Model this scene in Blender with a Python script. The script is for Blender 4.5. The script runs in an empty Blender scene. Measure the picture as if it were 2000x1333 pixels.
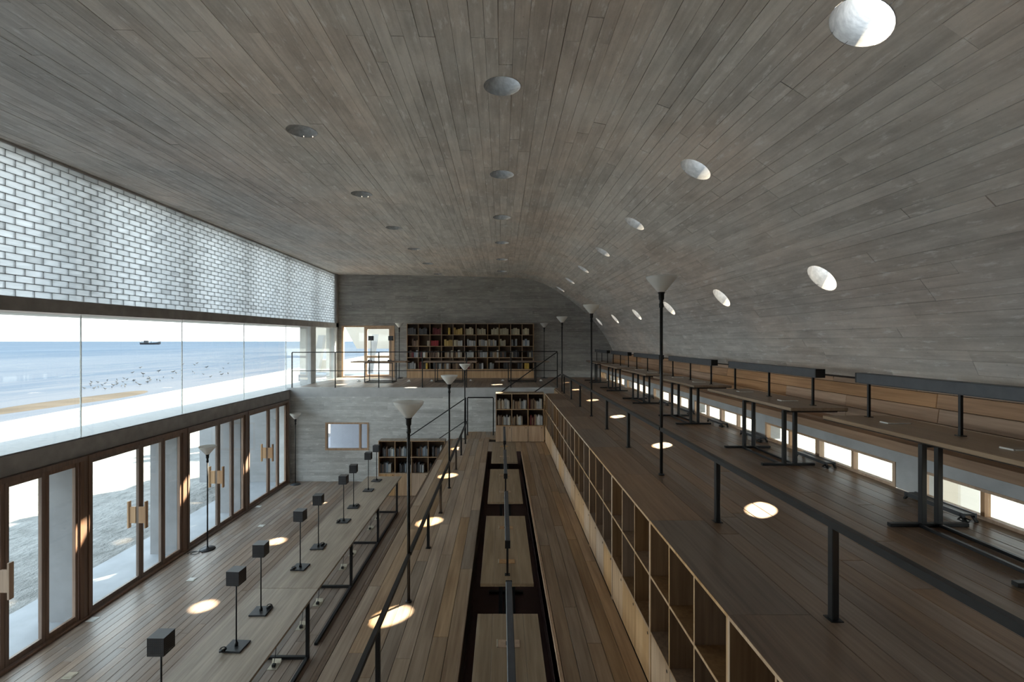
import bpy, math, random
from mathutils import Vector, Matrix
from mathutils.geometry import delaunay_2d_cdt
random.seed(7)
R = math.radians
sc = bpy.context.scene
COL = sc.collection

# ------------------------------------------------------------------ camera, sky, sun, exposure
cam_d = bpy.data.cameras.new('camera'); cam = bpy.data.objects.new('camera', cam_d); COL.objects.link(cam)
cam.location = (0, 0, 0); cam.rotation_euler = (R(90), 0, 0)
cam_d.sensor_width = 36; cam_d.lens = 36 * 944 / 2000; cam_d.shift_x = 0.01; cam_d.clip_start = .05; cam_d.clip_end = 12000
sc.camera = cam
sc.view_settings.view_transform = 'Standard'; sc.view_settings.look = 'None'
sc.view_settings.gamma = 1; sc.view_settings.use_curve_mapping = False
sc.view_settings.exposure = 2.3
try:
    sc.cycles.max_bounces = 12; sc.cycles.diffuse_bounces = 9; sc.cycles.transparent_max_bounces = 16
    sc.cycles.transmission_bounces = 8; sc.cycles.sample_clamp_indirect = 6
except Exception: pass

w = bpy.data.worlds.new('hazy_sky'); sc.world = w; w.use_nodes = True
nt = w.node_tree; nt.nodes.clear()
wo = nt.nodes.new('ShaderNodeOutputWorld'); bg = nt.nodes.new('ShaderNodeBackground')
tc = nt.nodes.new('ShaderNodeTexCoord'); sx = nt.nodes.new('ShaderNodeSeparateXYZ'); rp = nt.nodes.new('ShaderNodeValToRGB')
nt.links.new(tc.outputs['Generated'], sx.inputs[0]); nt.links.new(sx.outputs['Z'], rp.inputs[0])
rp.color_ramp.elements[0].position = 0.0; rp.color_ramp.elements[0].color = (1, 1, 1, 1)
rp.color_ramp.elements[1].position = 0.7; rp.color_ramp.elements[1].color = (.72, .86, 1, 1)
nt.links.new(rp.outputs[0], bg.inputs[0]); bg.inputs[1].default_value = 1.18
nt.links.new(bg.outputs[0], wo.inputs[0])

sun_d = bpy.data.lights.new('sun', 'SUN'); sun_d.energy = 8.8; sun_d.angle = R(.6); sun_d.color = (1, .86, .64)
sun = bpy.data.objects.new('sun', sun_d); COL.objects.link(sun)
SUN = Vector((-.71, -.67, -1)).normalized()
sun.rotation_euler = (-SUN).to_track_quat('Z', 'Y').to_euler(); sun.location = (20, 19, 30)

# ------------------------------------------------------------------ levels, in metres from the eye
ZU, ZM, ZL = -1.33, -2.57, -3.98          # upper, middle and lower floors
YW, YB, YR = 13.7, 17.7, -1.85            # landing wall, far wall, rear wall
XL = -6.0

# ------------------------------------------------------------------ materials
def N(nt, t, **k):
    n = nt.nodes.new(t)
    for a, b in k.items(): setattr(n, a, b)
    return n
def base(name, rough=.5, metal=0., spec=.5):
    m = bpy.data.materials.new(name); m.use_nodes = True
    b = m.node_tree.nodes['Principled BSDF']
    b.inputs['Roughness'].default_value = rough; b.inputs['Metallic'].default_value = metal
    b.inputs['Specular IOR Level'].default_value = spec
    return m, m.node_tree, b
def c4(c): return (c[0], c[1], c[2], 1)
def ramp(nt, fac, stops):
    r = N(nt, 'ShaderNodeValToRGB'); e = r.color_ramp.elements
    while len(e) < len(stops): e.new(.5)
    for i, (p, c) in enumerate(stops): e[i].position = p; e[i].color = c4(c) if not isinstance(c, float) else (c, c, c, 1)
    nt.links.new(fac, r.inputs[0]); return r.outputs[0]
def mixc(nt, f, a, b, mode='MIX'):
    m = N(nt, 'ShaderNodeMix', data_type='RGBA', blend_type=mode)
    for i, v in ((0, f), (6, a), (7, b)):
        if hasattr(v, 'node'): nt.links.new(v, m.inputs[i])
        else: m.inputs[i].default_value = v if i == 0 else c4(v)
    return m.outputs[2]
def math_(nt, op, a, b=0.):
    m = N(nt, 'ShaderNodeMath', operation=op)
    for i, v in ((0, a), (1, b)):
        if hasattr(v, 'node'): nt.links.new(v, m.inputs[i])
        else: m.inputs[i].default_value = v
    return m.outputs[0]
def noise(nt, vec, scale, detail=4, rough=.55):
    n = N(nt, 'ShaderNodeTexNoise'); n.inputs['Scale'].default_value = scale
    n.inputs['Detail'].default_value = detail; n.inputs['Roughness'].default_value = rough
    nt.links.new(vec, n.inputs['Vector']); return n.outputs['Fac']
def scaled(nt, vec, s, off=None):
    m = N(nt, 'ShaderNodeVectorMath', operation='MULTIPLY'); nt.links.new(vec, m.inputs[0]); m.inputs[1].default_value = s
    if off is None: return m.outputs[0]
    a = N(nt, 'ShaderNodeVectorMath', operation='ADD'); nt.links.new(m.outputs[0], a.inputs[0]); nt.links.new(off, a.inputs[1])
    return a.outputs[0]
def bump(nt, b, h, strength, dist=.01):
    n = N(nt, 'ShaderNodeBump'); n.inputs['Strength'].default_value = strength; n.inputs['Distance'].default_value = dist
    nt.links.new(h, n.inputs['Height']); nt.links.new(n.outputs[0], b.inputs['Normal'])

def wood(name, dark, light, axis=1, rough=.42, var=.5, spec=.45):
    """real timber: grain along one world axis, every board its own tone"""
    m, nt, b = base(name, rough, 0, spec)
    pos = N(nt, 'ShaderNodeNewGeometry').outputs['Position']
    oi = N(nt, 'ShaderNodeObjectInfo').outputs['Random']
    off = N(nt, 'ShaderNodeCombineXYZ')
    for i in range(3): nt.links.new(math_(nt, 'MULTIPLY', oi, 37. + 11 * i), off.inputs[i])
    s = [34., 34., 34.]; s[axis] = 1.3
    s2 = [7., 7., 7.]; s2[axis] = .8
    g = noise(nt, scaled(nt, pos, s, off.outputs[0]), 1, 5, .6)
    g2 = noise(nt, scaled(nt, pos, s2, off.outputs[0]), 1, 3, .5)
    f = math_(nt, 'ADD', math_(nt, 'MULTIPLY', g, .55), math_(nt, 'MULTIPLY', g2, .45))
    c = ramp(nt, f, [(.34, dark), (.64, light)])
    t = math_(nt, 'ADD', math_(nt, 'MULTIPLY', oi, var), 1 - var / 2)
    hs = N(nt, 'ShaderNodeHueSaturation'); nt.links.new(t, hs.inputs['Value']); nt.links.new(c, hs.inputs['Color'])
    t2 = math_(nt, 'ADD', math_(nt, 'MULTIPLY', math_(nt, 'FRACT', math_(nt, 'MULTIPLY', oi, 7.3)), .5), .75)
    nt.links.new(t2, hs.inputs['Saturation'])
    nt.links.new(hs.outputs[0], b.inputs['Base Color'])
    rr = math_(nt, 'ADD', math_(nt, 'MULTIPLY', g2, .25), rough - .1)
    nt.links.new(rr, b.inputs['Roughness'])
    bump(nt, b, g, .25, .003)
    return m
def concrete(name, dark, light, rough=.75, warm=None):
    """board-marked concrete: streaks run along v of the UV map, one tone per board in the vertex colours"""
    m, nt, b = base(name, rough, 0, .35)
    uv = N(nt, 'ShaderNodeUVMap').outputs[0]
    at = N(nt, 'ShaderNodeVertexColor'); at.layer_name = 'tone'
    sp = N(nt, 'ShaderNodeSeparateColor'); nt.links.new(at.outputs[0], sp.inputs[0])
    tone, seed = sp.outputs[0], sp.outputs[1]
    off = N(nt, 'ShaderNodeCombineXYZ'); nt.links.new(math_(nt, 'MULTIPLY', seed, 20.), off.inputs[1]); nt.links.new(math_(nt, 'MULTIPLY', seed, 9.), off.inputs[2])
    st = noise(nt, scaled(nt, uv, (26, 1.1, 1), off.outputs[0]), 1, 5, .62)
    bl = noise(nt, scaled(nt, uv, (1.2, .7, 1)), 1, 4, .6)
    fi = noise(nt, scaled(nt, uv, (60, 28, 1)), 1, 4, .7)
    bl2 = noise(nt, scaled(nt, uv, (5.5, 2.2, 1), off.outputs[0]), 1, 5, .6)
    f = math_(nt, 'ADD', math_(nt, 'MULTIPLY', st, .27), math_(nt, 'MULTIPLY', bl, .27))
    f = math_(nt, 'ADD', f, math_(nt, 'MULTIPLY', bl2, .31))
    f = math_(nt, 'ADD', f, math_(nt, 'MULTIPLY', tone, .09))
    f = math_(nt, 'ADD', f, math_(nt, 'MULTIPLY', fi, .10))
    c = ramp(nt, f, [(.38, dark), (.62, light)])
    if warm:
        wf = ramp(nt, noise(nt, scaled(nt, uv, (.5, .35, 1)), 1, 3), [(.42, 0.), (.62, 1.)])
        c = mixc(nt, wf, c, mixc(nt, 1., c, warm, 'MULTIPLY'))
    # laitance: thin pale scars along the joints
    sc_ = ramp(nt, noise(nt, scaled(nt, uv, (16, 3.5, 1)), 1, 6, .7), [(.56, 0.), (.66, 1.)])
    c = mixc(nt, math_(nt, 'MULTIPLY', sc_, .5), c, tuple(min(1, x * 1.5) for x in light))
    # pin holes
    vo = N(nt, 'ShaderNodeTexVoronoi'); vo.inputs['Scale'].default_value = 1
    nt.links.new(scaled(nt, uv, (9, 9, 1)), vo.inputs['Vector'])
    ph = ramp(nt, vo.outputs['Distance'], [(.035, 1.), (.05, 0.)])
    c = mixc(nt, math_(nt, 'MULTIPLY', ph, .5), c, tuple(x * .4 for x in dark))
    nt.links.new(c, b.inputs['Base Color'])
    bump(nt, b, math_(nt, 'ADD', math_(nt, 'MULTIPLY', st, .7), math_(nt, 'MULTIPLY', fi, .3)), .3, .006)
    return m
def plain(name, col, rough=.5, metal=0., nz=.12, spec=.5, scale=14.):
    m, nt, b = base(name, rough, metal, spec)
    pos = N(nt, 'ShaderNodeNewGeometry').outputs['Position']
    n = noise(nt, pos, scale, 4)
    c = ramp(nt, n, [(.3, tuple(x * (1 - nz) for x in col)), (.7, tuple(min(1, x * (1 + nz)) for x in col))])
    nt.links.new(c, b.inputs['Base Color']); return m
def objcol(name, rough=.6):
    m, nt, b = base(name, rough)
    oi = N(nt, 'ShaderNodeObjectInfo')
    pos = N(nt, 'ShaderNodeNewGeometry').outputs['Position']
    n = noise(nt, scaled(nt, pos, (60, 60, 12)), 1, 2)
    c = mixc(nt, 1., oi.outputs['Color'], ramp(nt, n, [(.3, .75), (.7, 1.)]), 'MULTIPLY')
    nt.links.new(c, b.inputs['Base Color']); return m
def glassmat(name, tint=(.93, .97, .96), refl=1.):
    m = bpy.data.materials.new(name); m.use_nodes = True; nt = m.node_tree; nt.nodes.clear()
    o = N(nt, 'ShaderNodeOutputMaterial'); t = N(nt, 'ShaderNodeBsdfTransparent'); g = N(nt, 'ShaderNodeBsdfGlossy')
    g.inputs['Roughness'].default_value = 0.02; t.inputs[0].default_value = c4(tint)
    fr = N(nt, 'ShaderNodeLayerWeight'); fr.inputs[0].default_value = .5
    sch = math_(nt, 'ADD', math_(nt, 'MULTIPLY', math_(nt, 'POWER', fr.outputs['Facing'], 5.), .96), .04)
    mx = N(nt, 'ShaderNodeMixShader'); nt.links.new(math_(nt, 'MULTIPLY', sch, refl), mx.inputs[0])
    nt.links.new(t.outputs[0], mx.inputs[1]); nt.links.new(g.outputs[0], mx.inputs[2]); nt.links.new(mx.outputs[0], o.inputs[0])
    return m
def blockmat():
    m = bpy.data.materials.new('frosted_glass_block'); m.use_nodes = True; nt = m.node_tree; nt.nodes.clear()
    o = N(nt, 'ShaderNodeOutputMaterial')
    oi = N(nt, 'ShaderNodeObjectInfo').outputs['Random']
    gm = N(nt, 'ShaderNodeNewGeometry'); pos = gm.outputs['Position']
    at = N(nt, 'ShaderNodeVertexColor'); at.layer_name = 'tone'
    t = N(nt, 'ShaderNodeBsdfTransparent'); tr = N(nt, 'ShaderNodeBsdfTranslucent'); df = N(nt, 'ShaderNodeBsdfDiffuse'); g = N(nt, 'ShaderNodeBsdfGlossy')
    rnd = math_(nt, 'FRACT', math_(nt, 'ADD', oi, at.outputs[0]))
    dull = ramp(nt, rnd, [(.0, .86), (.06, .87), (.09, 1.), (1., .96)])
    n = noise(nt, scaled(nt, pos, (5, 5, 34)), 1, 3)
    sm = ramp(nt, n, [(.3, .84), (.7, 1.)])
    cc = mixc(nt, 1., dull, sm, 'MULTIPLY')
    nt.links.new(mixc(nt, 1., cc, (.66, .69, .69), 'MULTIPLY'), t.inputs[0])
    nt.links.new(mixc(nt, 1., cc, (.76, .79, .79), 'MULTIPLY'), tr.inputs[0])
    df.inputs[0].default_value = (.75, .78, .77, 1); g.inputs['Roughness'].default_value = .12
    m1 = N(nt, 'ShaderNodeMixShader'); m1.inputs[0].default_value = .72; nt.links.new(t.outputs[0], m1.inputs[1]); nt.links.new(tr.outputs[0], m1.inputs[2])
    m2 = N(nt, 'ShaderNodeMixShader'); m2.inputs[0].default_value = .18; nt.links.new(m1.outputs[0], m2.inputs[1]); nt.links.new(df.outputs[0], m2.inputs[2])
    m3 = N(nt, 'ShaderNodeMixShader'); m3.inputs[0].default_value = .05; nt.links.new(m2.outputs[0], m3.inputs[1]); nt.links.new(g.outputs[0], m3.inputs[2])
    nt.links.new(m3.outputs[0], o.inputs[0]); return m
def bowlmat():
    m = bpy.data.materials.new('opal_shade'); m.use_nodes = True; nt = m.node_tree; nt.nodes.clear()
    o = N(nt, 'ShaderNodeOutputMaterial'); tr = N(nt, 'ShaderNodeBsdfTranslucent'); df = N(nt, 'ShaderNodeBsdfDiffuse'); g = N(nt, 'ShaderNodeBsdfGlossy')
    tr.inputs[0].default_value = (.95, .95, .93, 1); df.inputs[0].default_value = (.9, .9, .88, 1); g.inputs['Roughness'].default_value = .3
    a = N(nt, 'ShaderNodeMixShader'); a.inputs[0].default_value = .55; nt.links.new(tr.outputs[0], a.inputs[1]); nt.links.new(df.outputs[0], a.inputs[2])
    b = N(nt, 'ShaderNodeMixShader'); b.inputs[0].default_value = .06; nt.links.new(a.outputs[0], b.inputs[1]); nt.links.new(g.outputs[0], b.inputs[2])
    nt.links.new(b.outputs[0], o.inputs[0]); return m

M = {}
M['ceil'] = concrete('board_marked_ceiling', (.42, .403, .385), (.77, .748, .72), warm=(1.05, .97, .92))
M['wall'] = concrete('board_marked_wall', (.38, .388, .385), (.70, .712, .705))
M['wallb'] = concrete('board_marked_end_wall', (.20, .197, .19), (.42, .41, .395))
M['conc'] = plain('smooth_concrete', (.36, .35, .34), .7, nz=.15, scale=4)
M['fin'] = plain('outdoor_concrete', (.20, .205, .215), .75, nz=.12, scale=3)
M['cool'] = plain('pale_concrete', (.45, .46, .47), .7, nz=.12, scale=4)
M['dconc'] = plain('dark_beam_concrete', (.32, .305, .295), .7, nz=.15, scale=5)
M['mort'] = plain('mortar', (.16, .16, .155), .9)
M['floorL'] = wood('lower_floor_timber', (.185, .130, .098), (.36, .285, .23), 1, .36, .3)
M['floorM'] = wood('middle_floor_timber', (.21, .137, .086), (.43, .315, .215), 1, .40, .38)
M['floorU'] = wood('upper_floor_timber', (.145, .092, .06), (.30, .21, .148), 1, .38, .4)
M['floorZ'] = wood('mezzanine_timber', (.16, .12, .095), (.36, .30, .255), 1, .4)
M['sub'] = plain('subfloor', (.035, .025, .02), .9)
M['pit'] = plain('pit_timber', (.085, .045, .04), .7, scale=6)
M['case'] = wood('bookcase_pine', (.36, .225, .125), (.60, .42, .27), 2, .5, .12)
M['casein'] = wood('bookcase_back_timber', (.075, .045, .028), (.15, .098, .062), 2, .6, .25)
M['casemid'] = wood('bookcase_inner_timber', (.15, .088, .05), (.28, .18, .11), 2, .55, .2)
M['casetop'] = wood('bookcase_top_timber', (.17, .125, .085), (.33, .26, .19), 1, .45, .2)
M['top'] = wood('table_top_timber', (.24, .175, .115), (.44, .345, .25), 1, .42, .2)
M['topx'] = wood('mezzanine_table_timber', (.20, .13, .09), (.36, .26, .19), 0, .5, .2)
M['uptop'] = wood('upper_table_timber', (.20, .14, .09), (.36, .27, .19), 1, .35, .15)
M['bench'] = wood('bench_timber', (.29, .165, .092), (.52, .33, .205), 1, .5, .35)
M['frame'] = wood('door_frame_timber', (.16, .103, .078), (.27, .185, .14), 2, .45, .15)
M['pale'] = wood('pale_handle_timber', (.40, .25, .15), (.58, .39, .25), 2, .5, .15)
M['black'] = plain('black_steel', (.013, .0135, .015), .42, .3, spec=.5)
M['lampgrey'] = plain('dark_grey_lamp_metal', (.045, .048, .055), .38, .3)
M['barlamp'] = plain('slate_lamp_housing', (.075, .082, .095), .5, .1)
M['liner'] = plain('shade_liner', (.20, .21, .22), .6)
M['white'] = plain('white_plastic', (.75, .75, .72), .4)
M['brass'] = plain('brushed_socket_metal', (.55, .5, .4), .35, .6)
M['glass'] = glassmat('clear_glass'); M['frost'] = glassmat('window_glass', (.9, .93, .95))
M['block'] = blockmat(); M['bowl'] = bowlmat(); M['book'] = objcol('book_cloth')
M['joint'] = plain('silicone_joint', (.85, .88, .9), .4)

def sandmat():
    m, nt, b = base('beach_sand', .95, 0, .1)
    pos = N(nt, 'ShaderNodeNewGeometry').outputs['Position']
    n1 = noise(nt, pos, 2.2, 6, .65); n2 = noise(nt, scaled(nt, pos, (1, .6, 1)), 5.5, 5, .6)
    c = ramp(nt, n1, [(.3, (.135, .133, .128)), (.7, (.225, .221, .215))])
    nt.links.new(c, b.inputs['Base Color'])
    bump(nt, b, math_(nt, 'ADD', n1, n2), .9, .14); return m
def seamat():
    m = bpy.data.materials.new('shallow_sea'); m.use_nodes = True; nt = m.node_tree; nt.nodes.clear()
    o = N(nt, 'ShaderNodeOutputMaterial'); df = N(nt, 'ShaderNodeBsdfDiffuse'); gl = N(nt, 'ShaderNodeBsdfGlossy'); gl.inputs['Roughness'].default_value = .35
    mx = N(nt, 'ShaderNodeMixShader'); mx.inputs[0].default_value = .06
    pos = N(nt, 'ShaderNodeNewGeometry').outputs['Position']
    n1 = noise(nt, scaled(nt, pos, (.34, .035, 1)), 1, 8, .72); n2 = noise(nt, scaled(nt, pos, (1.6, .3, 1)), 1, 6, .7)
    n3 = noise(nt, scaled(nt, pos, (.03, .006, 1)), 1, 4, .6)
    sx = N(nt, 'ShaderNodeSeparateXYZ'); nt.links.new(pos, sx.inputs[0])
    off = math_(nt, 'MULTIPLY', math_(nt, 'ADD', sx.outputs[0], math_(nt, 'MULTIPLY', sx.outputs[1], .116)), -1.)
    c = ramp(nt, math_(nt, 'DIVIDE', off, 500.), [(.05, (0.0506, 0.0521, 0.0634)), (.12, (0.0408, 0.0461, 0.0610)), (.35, (0.0277, 0.0379, 0.0593)), (1., (0.0237, 0.0335, 0.0544))])
    c = mixc(nt, ramp(nt, math_(nt, 'ADD', math_(nt, 'MULTIPLY', n1, .5), math_(nt, 'MULTIPLY', n3, .5)), [(.46, 0.), (.56, .75)]), c, (0.0155, 0.0246, 0.0437))
    foam = math_(nt, 'MULTIPLY', ramp(nt, n1, [(.56, 0.), (.62, 1.)]), ramp(nt, n2, [(.42, 0.), (.6, 1.)]))
    c = mixc(nt, math_(nt, 'MULTIPLY', foam, .75), c, (0.0800, 0.0832, 0.0864))
    nt.links.new(c, df.inputs[0]); gl.inputs[0].default_value = (.6, .75, .9, 1)
    bm = N(nt, 'ShaderNodeBump'); bm.inputs['Strength'].default_value = .3; bm.inputs['Distance'].default_value = .2; nt.links.new(n2, bm.inputs['Height'])
    nt.links.new(bm.outputs[0], df.inputs['Normal'])
    nt.links.new(df.outputs[0], mx.inputs[1]); nt.links.new(gl.outputs[0], mx.inputs[2]); nt.links.new(mx.outputs[0], o.inputs[0]); return m
M['sand'] = sandmat(); M['sea'] = seamat()
M['wet'] = plain('wet_sand', (.054, .047, .042), 1., scale=.5, spec=0.); M['slab'] = plain('terrace_slab', (.24, .25, .27), .75, scale=2)
M['beige'] = plain('beige_render', (.33, .305, .27), .8, nz=.04, scale=2)
M['hull'] = plain('boat_paint', (.02, .022, .028), .6); M['gull'] = plain('grey_feathers', (.02, .02, .022), .8)

# ------------------------------------------------------------------ mesh helpers
class MB:
    def __init__(s): s.v = []; s.f = []; s.sm = []
    def quad(s, *p):
        n = len(s.v); s.v += [tuple(x) for x in p]; s.f.append(tuple(range(n, n + len(p)))); s.sm.append(False); return s
    def box(s, x0, x1, y0, y1, z0, z1, c=0.):
        n = len(s.v)
        if c <= 0:
            s.v += [(x, y, z) for z in (z0, z1) for y in (y0, y1) for x in (x0, x1)]
            F = [(0, 2, 3, 1), (4, 5, 7, 6), (0, 1, 5, 4), (2, 6, 7, 3), (0, 4, 6, 2), (1, 3, 7, 5)]
            s.f += [tuple(n + i for i in f) for f in F]; s.sm += [False] * 6
        else:                       # chamfered along every horizontal edge and the uprights
            rings = []
            for z, k in ((z0, 1), (z0 + c, 0), (z1 - c, 0), (z1, 1)):
                i = c * k
                a, b, d, e = x0 + i, x1 - i, y0 + i, y1 - i
                q = c * (1 if not k else .6)
                rings.append([(a + q, d, z), (b - q, d, z), (b, d + q, z), (b, e - q, z), (b - q, e, z), (a + q, e, z), (a, e - q, z), (a, d + q, z)])
            for r in rings: s.v += r
            for k in range(3):
                for i in range(8):
                    j = (i + 1) % 8; s.f.append((n + k * 8 + i, n + k * 8 + j, n + k * 8 + 8 + j, n + k * 8 + 8 + i)); s.sm.append(False)
            s.f.append(tuple(n + i for i in range(7, -1, -1))); s.f.append(tuple(n + 24 + i for i in range(8))); s.sm += [False] * 2
        return s
    def tube(s, pts, r, n=10, caps=True):
        pts = [Vector(p) for p in pts]; b0 = len(s.v); rr = r if isinstance(r, (list, tuple)) else [r] * len(pts)
        up = None
        for i, p in enumerate(pts):
            d = (pts[min(i + 1, len(pts) - 1)] - pts[max(i - 1, 0)]).normalized()
            if up is None: up = d.orthogonal().normalized()
            a = (up - d * up.dot(d)); a = a.normalized() if a.length > 1e-5 else d.orthogonal().normalized(); up = a; c = d.cross(a)
            for k in range(n):
                t = 2 * math.pi * k / n; s.v.append(tuple(p + (a * math.cos(t) + c * math.sin(t)) * rr[i]))
        for i in range(len(pts) - 1):
            for k in range(n):
                j = (k + 1) % n; s.f.append((b0 + i * n + k, b0 + i * n + j, b0 + (i + 1) * n + j, b0 + (i + 1) * n + k)); s.sm.append(True)
        if caps:
            s.f.append(tuple(b0 + k for k in range(n - 1, -1, -1))); e = b0 + (len(pts) - 1) * n; s.f.append(tuple(e + k for k in range(n))); s.sm += [False, False]
        return s
    def lathe(s, prof, n=28, cx=0, cy=0, smooth=True):
        b0 = len(s.v)
        for r, z in prof:
            for k in range(n):
                t = 2 * math.pi * k / n; s.v.append((cx + max(r, 1e-4) * math.cos(t), cy + max(r, 1e-4) * math.sin(t), z))
        for i in range(len(prof) - 1):
            for k in range(n):
                j = (k + 1) % n; s.f.append((b0 + i * n + k, b0 + i * n + j, b0 + (i + 1) * n + j, b0 + (i + 1) * n + k)); s.sm.append(smooth)
        return s
    def beam(s, p, q, w, h):
        """rectangular bar from p to q, w across (horizontal), h high"""
        p, q = Vector(p), Vector(q); d = (q - p).normalized(); side = d.cross(Vector((0, 0, 1)))
        side = side.normalized() if side.length > 1e-4 else Vector((1, 0, 0)); u = side.cross(d).normalized()
        n = len(s.v)
        for e in (p, q):
            for a, b in ((-1, -1), (1, -1), (1, 1), (-1, 1)): s.v.append(tuple(e + side * a * w / 2 + u * b * h / 2))
        for f in ((0, 3, 2, 1), (4, 5, 6, 7), (0, 1, 5, 4), (1, 2, 6, 5), (2, 3, 7, 6), (3, 0, 4, 7)): s.f.append(tuple(n + i for i in f)); s.sm.append(False)
        return s
    def mesh(s, name, mat):
        me = bpy.data.meshes.new(name); me.from_pydata(s.v, [], s.f)
        me.polygons.foreach_set('use_smooth', s.sm); me.materials.append(mat); me.update(); return me
    def build(s, name, mat, parent=None, loc=None, kind=None):
        return put(s.mesh(name, mat), name, parent, loc, kind)
LAST = [None]
def _last(): return LAST[0]
def put(me, name, parent=None, loc=None, kind=None):
    o = bpy.data.objects.new(name, me); COL.objects.link(o); LAST[0] = o
    if parent is not None: o.parent = parent
    if loc is not None: o.location = loc
    if kind: o['kind'] = kind
    return o
def thing(name, label, cat, loc=(0, 0, 0), rz=0., group=None):
    o = bpy.data.objects.new(name, None); COL.objects.link(o); o.location = loc; o.rotation_euler = (0, 0, rz)
    o.empty_display_size = .1
    tag(o, label, cat, group); return o
def tag(o, label, cat, group=None):
    o['label'] = label; o['category'] = cat
    if group: o['group'] = group
    return o
def dup(root, loc, label=None, rz=None, group=None):
    r = root.copy(); COL.objects.link(r); r.location = loc
    if rz is not None: r.rotation_euler = (0, 0, rz)
    if label: r['label'] = label
    if group: r['group'] = group
    for ch in root.children:
        c = ch.copy(); COL.objects.link(c); c.parent = r
        for g in ch.children:
            d = g.copy(); COL.objects.link(d); d.parent = c
    return r
def sempty(name, loc=(0, 0, 0)):
    o = bpy.data.objects.new(name, None); COL.objects.link(o); o.location = loc; o['kind'] = 'structure'; return o
ORD = ['first', 'second', 'third', 'fourth', 'fifth', 'sixth', 'seventh', 'eighth', 'ninth', 'tenth', 'eleventh', 'twelfth', 'thirteenth', 'fourteenth']

# ------------------------------------------------------------------ vault profile
PROF = [(-6.25, 2.43), (-4.5, 2.42), (-3, 2.40), (-1.6, 2.37), (-.5, 2.345), (.3, 2.325), (.8, 2.29), (1.2, 2.21), (1.65, 2.04), (2.18, 1.72), (2.75, 1.31), (3.2, .90), (3.5, .56), (3.75, .21), (3.95, -.12), (4.09, -.44)]
dense = []
for i in range(len(PROF) - 1):
    p0 = PROF[max(i - 1, 0)]; p1 = PROF[i]; p2 = PROF[i + 1]; p3 = PROF[min(i + 2, len(PROF) - 1)]
    for k in range(12):
        t = k / 12; f = lambda a, b, c, d: .5 * (2 * b + (c - a) * t + (2 * a - 5 * b + 4 * c - d) * t * t + (-a + 3 * b - 3 * c + d) * t ** 3)
        dense.append((f(p0[0], p1[0], p2[0], p3[0]), f(p0[1], p1[1], p2[1], p3[1])))
dense.append(PROF[-1])
arc = [0.]
for a, b in zip(dense, dense[1:]): arc.append(arc[-1] + math.hypot(b[0] - a[0], b[1] - a[1]))
ULEN = arc[-1]
def prof_at(u):
    u = min(max(u, 0), ULEN - 1e-6); lo, hi = 0, len(arc) - 1
    while hi - lo > 1:
        m = (lo + hi) // 2
        if arc[m] <= u: lo = m
        else: hi = m
    t = (u - arc[lo]) / (arc[hi] - arc[lo]); a, b = dense[lo], dense[hi]
    x, z = a[0] + (b[0] - a[0]) * t, a[1] + (b[1] - a[1]) * t
    p, q = dense[max(lo - 2, 0)], dense[min(hi + 2, len(dense) - 1)]
    d = math.hypot(q[0] - p[0], q[1] - p[1]); tx, tz = (q[0] - p[0]) / d, (q[1] - p[1]) / d
    return x, z, -tz, tx            # point and outward (upward) normal
def u_of_x(x):
    return min(range(len(dense)), key=lambda i: abs(dense[i][0] - x)) and arc[min(range(len(dense)), key=lambda i: abs(dense[i][0] - x))]
def surf_ceiling(u, v, d):
    x, z, nx, nz = prof_at(u); return (x + nx * d, v, z + nz * d)

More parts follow.
